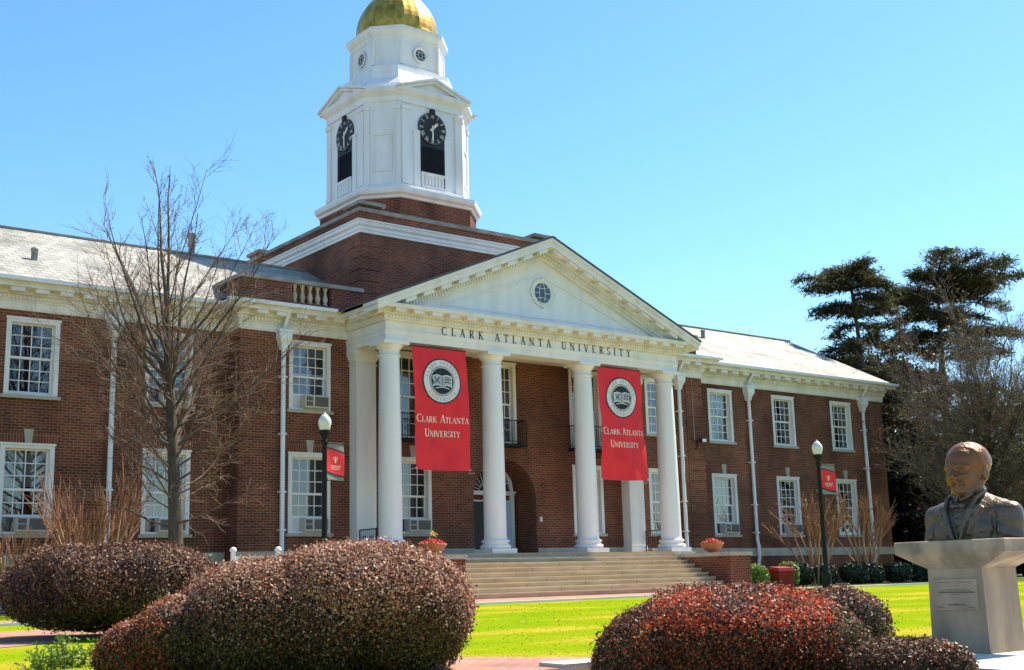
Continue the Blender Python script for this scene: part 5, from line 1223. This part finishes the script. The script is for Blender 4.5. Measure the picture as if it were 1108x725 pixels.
def zC(C, N):
    # scarlet spring growth breaks out over the side towards the path
    f = (N[:, 0]*FD[0]+N[:, 1]*FD[1]); t = -f*1.05-N[:, 2]*.85+.62*fbm(C, 5.5, 3)+.35*rng.normal(size=len(C)); x = C[:, 0]*RT[0]+C[:, 1]*RT[1]
    m = np.where(t > -.42, 1, 0); m[(x > .86) & (rng.uniform(size=len(C)) < .9)] = 0; m[(x < -1.05) & (rng.uniform(size=len(C)) < .6)] = 0
    g_ = (C[:, 2] < .45) & (rng.uniform(size=len(C)) < .55) | ((x > .75) & (C[:, 2] < .6) & (rng.uniform(size=len(C)) < .6)); m[g_] = 2; return m
def zD(C, N):
    m = (rng.uniform(size=len(C)) < .4).astype(int)*1; m[(m == 1)] = 2; m[rng.uniform(size=len(C)) < .04] = 1; return m
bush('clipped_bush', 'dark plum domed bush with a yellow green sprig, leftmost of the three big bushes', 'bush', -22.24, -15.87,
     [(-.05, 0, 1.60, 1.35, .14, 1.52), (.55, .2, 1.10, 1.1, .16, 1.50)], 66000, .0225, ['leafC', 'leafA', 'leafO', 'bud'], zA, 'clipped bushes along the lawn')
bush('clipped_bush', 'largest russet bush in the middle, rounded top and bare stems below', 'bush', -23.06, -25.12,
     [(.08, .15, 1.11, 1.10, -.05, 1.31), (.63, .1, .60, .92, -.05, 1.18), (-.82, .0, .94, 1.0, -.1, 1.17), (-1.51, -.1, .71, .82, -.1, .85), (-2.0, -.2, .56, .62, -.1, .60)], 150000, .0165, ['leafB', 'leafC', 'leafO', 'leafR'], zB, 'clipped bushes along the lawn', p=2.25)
bush('clipped_bush', 'low bush flushed with scarlet new leaves, left of the pedestal', 'bush', -20.56, -28.1,
     [(.04, 0, 1.20, 1.05, -.30, .80), (1.02, .4, .54, .55, -.05, .74), (-.58, -.1, .78, .8, -.3, .60)], 88000, .0150, ['leafC', 'leafR', 'leafO'], zC, 'clipped bushes along the lawn')
bush('clipped_bush', 'small low brown bush at the foot of the concrete pedestal', 'bush', -20.43, -30.02,
     [(0, 0, .50, .45, -.12, .38)], 16000, .0145, ['leafC', 'leafR', 'leafO'], zD, 'clipped bushes along the lawn')
def zG(C, N): return (rng.uniform(size=len(C)) < .12).astype(int)
def weeds(x, y, rg):
    t = empty('weedy_shrub', (x, y, gz(x, y)), 0, 'ragged bright green weeds at the foot of the left bushes', 'shrub'); b = MB(); C_, U_, V_ = [], [], []
    for k in range(70):
        r_ = .40*math.sqrt(rg.uniform()); az = rg.uniform(0, 6.28); p = np.array([r_*math.cos(az), r_*math.sin(az)*.8, -.02]); L_ = rg.uniform(.18, .42)*(1.15-r_*1.2)
        a = limb(p, (math.cos(az)*.5*r_*2+rg.normal()*.2, math.sin(az)*.5*r_*2+rg.normal()*.2, 1), L_, .006, .003, 6, .1, 0, rg); b.tube(a[0], a[2], 3)
        for q in range(1, 7):
            for w_ in range(3):
                d = rg.normal(size=3); d[2] = abs(d[2])*.5; d /= np.linalg.norm(d); n_ = np.cross(d, rg.normal(size=3)); n_ /= np.linalg.norm(n_); l_ = rg.uniform(.016, .036); C_.append(a[0][q]+d*l_); U_.append(d*l_); V_.append(n_*l_*.45)
    b.build('stems', 'leafO', t); quads('foliage', np.array(C_), np.array(U_), np.array(V_), 'leafG', t)
def z0_(C, N): return np.zeros(len(C), int)
def zF(C, N): return np.where((rng.uniform(size=len(C)) < .10) & (fbm(C, 6, 5) > -.1), 1, 0)
gs = [('rounded bright green azalea with pink flowers beside the stair wall', 7.25, -3.1, .44, .98, 'leafG', True), ('round bright green shrub between the azalea and the red box', 8.45, -2.95, .42, .92, 'leafG', False),
      ('narrow green shrub directly behind the left side of the red box', 9.35, -1.9, .36, .95, 'leafG', False), ('bright green shrub with pink flowers just right of the red box', 10.75, -2.6, .42, 1.0, 'leafG', True)]
for lb, x, y, r_, h_, m_, fl in gs:
    bush('foundation_shrub', lb, 'shrub', x, y, [(0, 0, r_, r_, .02, h_)], 2600, .05, [m_, 'petalp'] if fl else [m_], zF if fl else z0_, 'green shrubs along the foot of the right wing', 2.6, 'leafO', .06)
ds = [('dark green shrub just left of the right lamp post', 12.3, -2.0, .50, .95), ('dark green shrub just right of the right lamp post', 14.3, -1.7, .46, .9), ('broad dark green shrub between the two bare crape myrtles', 16.4, -1.6, .62, 1.0),
      ('dark green shrub at the foot of the far crape myrtle', 18.0, -1.4, .5, .9), ('dark green shrub under the last downspout of the right wing', 20.1, -1.2, .62, .95), ('dark green shrub nearest the pedestal, end of the row', 22.4, -1.0, .7, .95), ('dark shrub beyond the end of the right wing', 25.0, -.8, .8, 1.0)]
for lb, x, y, r_, h_ in ds:
    bush('foundation_shrub', lb, 'shrub', x, y, [(0, 0, r_, r_, .02, h_)], 2000, .055, ['leafD'], z0_, 'green shrubs along the foot of the right wing', 2.8, 'leafD', .06)

# ------------------------------------------------------------------ bare trees and crape myrtles
def limb(start, d, length, r0, r1, n, wob, up, rg):
    p = np.array(start, float); d = np.array(d, float); d /= np.linalg.norm(d); pts = [p.copy()]; dirs = [d.copy()]
    for i in range(n):
        d = d+rg.normal(size=3)*wob+np.array([0, 0, up]); d /= np.linalg.norm(d); p = p+d*length/n; pts.append(p.copy()); dirs.append(d.copy())
    return pts, dirs, np.linspace(r0, r1, n+1)
def side(d, ang, rg, az=None):
    a = np.cross(d, [0, 0, 1.0]); 
    if np.linalg.norm(a) < 1e-3: a = np.array([1.0, 0, 0])
    a /= np.linalg.norm(a); b_ = np.cross(d, a); t = rg.uniform(0, 2*math.pi) if az is None else az
    return d*math.cos(ang)+(a*math.cos(t)+b_*math.sin(t))*math.sin(ang)
def bare_tree(name, label, x, y, H, tr, rg, limbs, mats, cat='tree', group=None, buds=0, twig=.9, lean=(0, 0), crown_w=1.0, forks=2, seed_low=.18, up=1.0, low=1.0):
    root = empty(name, (x, y, gz(x, y)), 0, label, cat, group); tb = MB(); cb = MB(); tips = []
    pts, dirs, rr = limb((0, 0, -.1), (lean[0], lean[1], 1), H*.62, tr, tr*.36, 12, .02, .03, rg); tb.tube(pts, rr*np.concatenate([[1.35, 1.1], np.ones(11)]), 10)
    leaders = [(pts, dirs, rr)]
    for k in range(forks):
        d = side(dirs[-1], .16+.05*k, rg, k*math.pi+.3); q = limb(pts[-1], d, H*.42*rg.uniform(.85, 1.05), rr[-1]*.72, .006, 10, .05, .03, rg); tb.tube(q[0], q[2], 6); leaders.append(q)
        d = side(dirs[-4], .30, rg, k*math.pi+1.2); q = limb(pts[-4], d, H*.46*rg.uniform(.85, 1.0), rr[-4]*.55, .006, 10, .05, .05, rg); tb.tube(q[0], q[2], 6); leaders.append(q)
    for i in range(limbs):
        t = (i+rg.uniform(0, 1))/limbs; z = seed_low+(1.0-seed_low)*t**.9
        L_ = leaders[0] if z < .6 else leaders[1+rg.integers(len(leaders)-1)]
        f = (z/.62 if z < .6 else (z-.6)/.4)*.97; k = f*(len(L_[0])-1); k0 = min(int(k), len(L_[0])-2); s = L_[0][k0]+(L_[0][k0+1]-L_[0][k0])*(k-k0)
        ang = R(78-46*z)*rg.uniform(.85, 1.15); ln = H*crown_w*(.24+.20*math.sin(math.pi*min(1, z*1.1)))*(1 if z < .62 else .62*(1.35-z))*rg.uniform(.7, 1.15)*(low if z < .34 else 1)
        d = side(L_[1][k0], ang, rg, i*2.399+rg.uniform(-.4, .4)); r0 = max(.011, min(L_[2][k0]*.45, ln*.0105))
        a = limb(s, d, ln, r0, .006, 9, .075, .06*(.4+z)*up, rg); (tb if r0 > .03 else cb).tube(a[0], a[2], 5)
        m = max(3, int(ln*3.2*twig))
        for j in range(m):
            g_ = .15+.85*(j+rg.uniform(0, 1))/m; k2 = min(int(g_*9), 8); s2 = a[0][k2]+(a[0][k2+1]-a[0][k2])*(g_*9-k2)
            l2 = ln*rg.uniform(.18, .38)*(1.15-.6*g_); d2 = side(a[1][k2], rg.uniform(.45, .95), rg); c = limb(s2, d2, l2, max(.006, a[2][k2]*.45), .004, 5, .11, .06, rg); cb.tube(c[0], c[2], 3)
            for q in range(int(3+4*twig*min(1.5, l2))):
                h_ = rg.uniform(.15, 1); k3 = min(int(h_*5), 4); s3 = c[0][k3]+(c[0][k3+1]-c[0][k3])*(h_*5-k3); e = limb(s3, side(c[1][k3], rg.uniform(.4, .9), rg), l2*rg.uniform(.25, .6), .0055, .003, 3, .14, .07, rg); cb.tube(e[0], e[2], 3)
                tips += e[0][1:]
    t_ = tb.build('trunk', mats[0], root); cb.build('crown', mats[1], root)
    if buds:
        T = np.array(tips); T = T[rg.uniform(size=len(T)) < buds]; n = len(T); nn_ = rg.normal(size=(n, 3)); nn_ /= np.linalg.norm(nn_, axis=1, keepdims=True); u, v = frame(nn_); s_ = rg.uniform(.03, .07, (n, 1)); quads('bud_leaves', T, u*s_, v*s_*.6, 'bud', root)
    return root
bare_tree('bare_tree', 'tall leafless tree with upswept branches before the left wing', -15.9, -3.4, 13.0, .24, np.random.default_rng(14), 100, ('bark', 'twig'), group='bare trees on the grounds', twig=1.15, crown_w=.84, up=1.3, low=.82, lean=(.020, -.016))
bare_tree('bare_tree', 'wide spreading leafless tree behind the bronze bust', 28.0, -1.9, 13.0, .24, np.random.default_rng(5), 130, ('bark', 'twig2'), group='bare trees on the grounds', buds=.12, twig=1.7, crown_w=1.25, seed_low=.12)
bare_tree('bare_tree', 'leafless tree at the right edge beyond the bust', 33.5, -4.8, 11.5, .2, np.random.default_rng(6), 60, ('bark', 'twig2'), group='bare trees on the grounds', buds=.12, twig=1.0, crown_w=1.3, seed_low=.1)
def myrtle(label, x, y, ns, hk, hs, spread, rg, shoots=8, buds=0):
    root = empty('crape_myrtle', (x, y, gz(x, y)), 0, label, 'shrub', 'leafless pruned crape myrtles'); b = MB(); c = MB(); tips = []
    for i in range(ns):
        az = 2*math.pi*i/ns+rg.uniform(-.3, .3); s = (.12*math.cos(az), .12*math.sin(az), -.05); d = (spread*1.1*math.cos(az)*rg.uniform(.4, 1.1), spread*math.sin(az)*rg.uniform(.4, 1.1), 1)
        a = limb(s, d, hk*rg.uniform(.8, 1.15), .06, .038, 7, .05, .02, rg); b.tube(a[0], a[2], 6)
        for f in range(2):
            q = limb(a[0][4-2*f], side(a[1][4], .35, rg), hk*.5*rg.uniform(.7, 1.1), .04, .028, 5, .06, .06, rg) if f else (a[0], a[1], a[2])
            if f: b.tube(q[0], q[2], 5)
            b.sphere(q[0][-1], .045, 6)
            for k in range(shoots):
                e = limb(q[0][-1], side(q[1][-1], rg.uniform(.1, .5), rg), hs*rg.uniform(.6, 1.15), .019, .008, 5, .05, .05, rg); c.tube(e[0], e[2], 4); tips += e[0][2:]
                for r_ in range(2): g_ = limb(e[0][2+r_], side(e[1][2], .4, rg), hs*.35, .006, .004, 3, .06, .04, rg); c.tube(g_[0], g_[2], 3); tips += g_[0][1:]
    b.build('stems', 'myrtle', root); c.build('shoots', 'shoot', root)
    if buds:
        T = np.array(tips); T = T[rg.uniform(size=len(T)) < buds]; n = len(T); nn_ = rg.normal(size=(n, 3)); nn_ /= np.linalg.norm(nn_, axis=1, keepdims=True); u, v = frame(nn_); s_ = rg.uniform(.03, .06, (n, 1)); quads('bud_leaves', T, u*s_, v*s_*.6, 'bud', root)
weeds(-24.95, -22.1, np.random.default_rng(77))
myrtle('broad leafless crape myrtle with tan stems before the left wing downspout', -17.0, 0.0, 10, 2.75, 1.6, .42, np.random.default_rng(21), 7)
myrtle('thin leafless crape myrtle at the left edge under the first window', -19.4, -.8, 5, 2.0, 1.0, .34, np.random.default_rng(22), 4)
myrtle('crape myrtle with yellowish buds beside the right lamp post', 13.9, -1.5, 6, 2.7, 1.6, .34, np.random.default_rng(23), 7, .25)
myrtle('bare crape myrtle before the last window of the right wing', 17.9, -1.2, 7, 2.9, 1.5, .40, np.random.default_rng(24), 7)

# ------------------------------------------------------------------ cedars and far evergreens
def cedar(label, x, y, H, layers, rg, tr=.35, lean=(0, 0), spikes=0, n=15000, nd='needle'):
    """layers: (height, reach, count, azimuth bias) of level limbs carrying flat foliage"""
    root = empty('cedar_tree', (x, y, gz(x, y)), 0, label, 'tree', 'cedars behind the right wing'); tb = MB()
    pts, dirs, rr = limb((0, 0, -.1), (lean[0], lean[1], 1), H*.97, tr, .06, 14, .012, .02, rg); tb.tube(pts, rr, 9)
    for k in range(spikes):
        q = limb(pts[-2], (rg.uniform(-.25, .25), rg.uniform(-.2, .2), 1), 2.2+.9*(k == 0), .05, .015, 5, .04, .03, rg); tb.tube(q[0], q[2], 5)
    C_, U_, W_ = [], [], []
    for (h_, reach, cnt, droop) in layers:
        for i in range(cnt):
            az = 2*math.pi*(i+rg.uniform(0, 1))/cnt; z = h_+rg.uniform(-.5, .5); k = min(len(pts)-2, int(z/(H*.97)*14)); s = pts[k]+(pts[k+1]-pts[k])*rg.uniform(0, 1)
            L_ = reach*rg.uniform(.62, 1.12); a = limb(s, (math.cos(az), math.sin(az), .28), L_, .09, .02, 9, .05, -.035-droop, rg); tb.tube(a[0], a[2], 4)
            for f in np.linspace(.22, 1, int(6+L_*3.2)):
                k2 = min(8, int(f*9)); p0 = a[0][k2]; dd = a[1][k2]
                for s_ in (-1, 1):
                    l2 = L_*.33*rg.uniform(.5, 1.1)*(1.15-.65*f); sd = np.cross(dd, [0, 0, 1.0])*s_+dd*.8; c = limb(p0, sd, l2, .02, .008, 4, .1, -.03-droop, rg); 
                    if l2 > .5: tb.tube(c[0], c[2], 3)
                    m = int(8+l2*13)
                    for q in range(m):
                        t = rg.uniform(0, 1)*4; k3 = min(3, int(t)); pp = c[0][k3]+(c[0][k3+1]-c[0][k3])*(t-k3)
                        C_.append(pp+rg.normal(size=3)*np.array([.18, .18, .15])); U_.append(c[1][k3]+rg.normal(size=3)*.5)
    tb.build('trunk', 'cedarbark', root)
    C_ = np.array(C_); U_ = np.array(U_); U_ /= np.linalg.norm(U_, axis=1, keepdims=True); m = len(C_); nn_ = rg.normal(size=(m, 3))*.6+np.array([0, 0, 1.0]); V_ = np.cross(nn_, U_); V_ /= np.linalg.norm(V_, axis=1, keepdims=True)
    s_ = rg.uniform(.5, 1.3, (m, 1)); quads('crown', C_, U_*s_*.25, V_*s_*.036, nd, root)
cedar('slender dark cedar with drooping limbs rising above the roof end', 31.9, 7.6, 19.3, [(h_, q, n_, dr) for h_, q, n_, dr in ((6.5, 4.4, 5, .05), (8.0, 4.6, 6, .05), (9.6, 4.4, 6, .05), (11.2, 4.0, 6, .045), (12.8, 3.4, 5, .04), (14.2, 3.0, 5, .035), (15.6, 3.0, 6, .03), (16.8, 3.3, 8, .022), (17.8, 3.1, 9, .018), (18.6, 2.3, 8, .015))], np.random.default_rng(31), .33, (-.01, .0))
cedar('flat topped dark cedar with dead spikes at its top, right of the slender cedar', 39.7, 8.3, 19.6, [(8.0, 4.4, 6, .04), (10.0, 4.8, 6, .035), (12.0, 5.0, 6, .03), (14.0, 5.2, 6, .02), (15.4, 5.2, 8, .012), (16.6, 5.6, 10, .010), (17.7, 5.4, 12, .008), (18.6, 4.2, 11, .008)], np.random.default_rng(32), .55, (0, 0), 3)
def far_tree(label, x, y, H, r, rg, n=9500):
    root = empty('evergreen_tree', (x, y, -1.54), 0, label, 'tree', 'dark evergreens beyond the right wing'); tb = MB(); a = limb((0, 0, -.1), (0, 0, 1), H*.85, .25, .05, 8, .03, .02, rg); tb.tube(a[0], a[2], 7)
    C_ = []
    for k in range(46):
        az = rg.uniform(0, 2*math.pi); f = rg.uniform(.06, .97); rad = r*(1-f)**.55*rg.uniform(.35, 1); c = np.array([rad*math.cos(az), rad*math.sin(az), H*f]); tb.tube([(0, 0, H*f*.92), c*.98], [.05, .015], 4)
        q = rg.normal(size=(n//46, 3)); q /= np.linalg.norm(q, axis=1, keepdims=True); C_.append(c+q*rg.uniform(.3, 1, (n//46, 1))**.4*np.array([1.15, 1.15, .75])*r*.26)
    tb.build('trunk', 'cedarbark', root); C_ = np.concatenate(C_); m = len(C_); nn_ = rg.normal(size=(m, 3)); nn_ /= np.linalg.norm(nn_, axis=1, keepdims=True); u, v = frame(nn_); s_ = rg.uniform(.12, .24, (m, 1)); quads('crown', C_, u*s_, v*s_*.6, 'evergreen', root)
for i, (lb, x, y, H, r_) in enumerate([('dark evergreen tight behind the end of the right wing', 32.5, 13.5, 11.0, 4.2), ('dark evergreen below the slender cedar', 36.5, 14.0, 14.5, 4.8), ('dark evergreen in the gap under the flat topped cedar', 42.0, 13.0, 14.5, 5.2),
        ('dark evergreen behind the bare tree and the bust', 45.0, 8.0, 12.0, 5.0), ('dark evergreen at the right edge behind the bare branches', 48.0, 3.0, 9.0, 5.0), ('dark evergreen rising over the roof just right of its ridge end', 33.0, 19.0, 13.0, 4.4), ('tall dark evergreen filling the gap between the two cedars', 37.5, 12.5, 15.0, 4.6), ('low dark evergreen close behind the wing corner and the bust', 34.5, 4.5, 7.0, 3.4), ('low dark evergreen filling the right edge behind the bust', 40.0, 1.5, 6.5, 3.6)]):
    far_tree(lb, x, y, H, r_, np.random.default_rng(40+i))
ann = empty('brick_annex', (0, 0, 0), 0, 'shaded brick annex beyond the trees at the far right', 'building')
b = MB(); hl_ = [(x-.8, x+.8, z0, z0+2.2) for x in (36, 40, 44, 48, 52, 56) for z0 in (1.0, 5.0)]; wall_mb(b, 33, 70, -1.8, 8.5, 19.5, hl_, .4); b.add([(33, 19.5, -1.8), (33, 32, -1.8), (33, 32, 8.5), (33, 19.5, 8.5)], [(0, 3, 2, 1)]); b.build('wall', 'brick', ann)
b = MB(); b.box(32.7, 70.3, 19.0, 32.4, 8.51, 8.9); b.build('roof', 'slate_dark', ann)
b = MB(); b.box(33.01, 70, 19.42, 19.49, .2, .6); b.build('water_table', 'lime', ann)
for a, c, d, e in hl_:
    b = MB(); b.box(a, a+.1, 19.52, 19.7, d, e); b.box(c-.1, c, 19.52, 19.7, d, e); b.box(a+.1, c-.1, 19.52, 19.7, e-.1, e); b.box(a+.1, c-.1, 19.52, 19.7, d, d+.1); b.box(a+.1, c-.1, 19.55, 19.65, (d+e)/2-.05, (d+e)/2+.05); b.box((a+c)/2-.03, (a+c)/2+.03, 19.56, 19.64, d+.1, e-.1); f = b.build('window', 'white_trim', ann)
    b = MB(); b.add([(a+.05, 19.6, d+.05), (c-.05, 19.6, d+.05), (c-.05, 19.6, e-.05), (a+.05, 19.6, e-.05)], [(0, 1, 2, 3)]); b.build('glass_pane', 'dark_glass', f)

# ------------------------------------------------------------------ grass blades over the nearer lawn
n = 14000
d = 9+27*rng.uniform(0, 1, n)**1.6; az = R(37.98)+rng.uniform(-.44, .44, n)
X = CAM.x+d*np.sin(az); Y = CAM.y+d*np.cos(az)
kx = [k[0] for k in kerb]; ky = [k[1] for k in kerb]; kl = np.interp(X, kx, ky)
ok = (Y < kl-.35) & ((Y > -27.6) | (X < -24.5)) & ~((X > -22.7) & ((X+21.14)*-.777+(Y+24.54)*-.63 > -.03))
ok &= ~((X < -20.5) & (Y > -19.2) & (Y < -11.2)) 
X, Y, d = X[ok], Y[ok], d[ok]; n = len(X); Z = -1.54+np.minimum(0, (Y+4.5)*(.43/32))
h_ = rng.uniform(.004, .010, n)*(1+.02*d); az = rng.uniform(0, 2*math.pi, n)
cen = np.stack([X, Y, Z+h_*.7], 1); u = np.stack([h_*.5*np.cos(az+1), h_*.5*np.sin(az+1), h_], 1); v = np.stack([np.cos(az), np.sin(az), 0*az], 1)*(.004+.00035*d)[:, None]
quads('grass', cen, u, v, 'blade')['kind'] = 'stuff'
n = 110; k = rng.integers(0, len(X), n); nn_ = np.stack([rng.normal(size=n)*.3, rng.normal(size=n)*.3, np.ones(n)], 1); nn_ /= np.linalg.norm(nn_, axis=1, keepdims=True); u, v = frame(nn_); s_ = rng.uniform(.02, .04, (n, 1))
quads('fallen_leaves', np.stack([X[k], Y[k], Z[k]+.022], 1), u*s_, v*s_*.7, 'dryleaf')['kind'] = 'stuff'
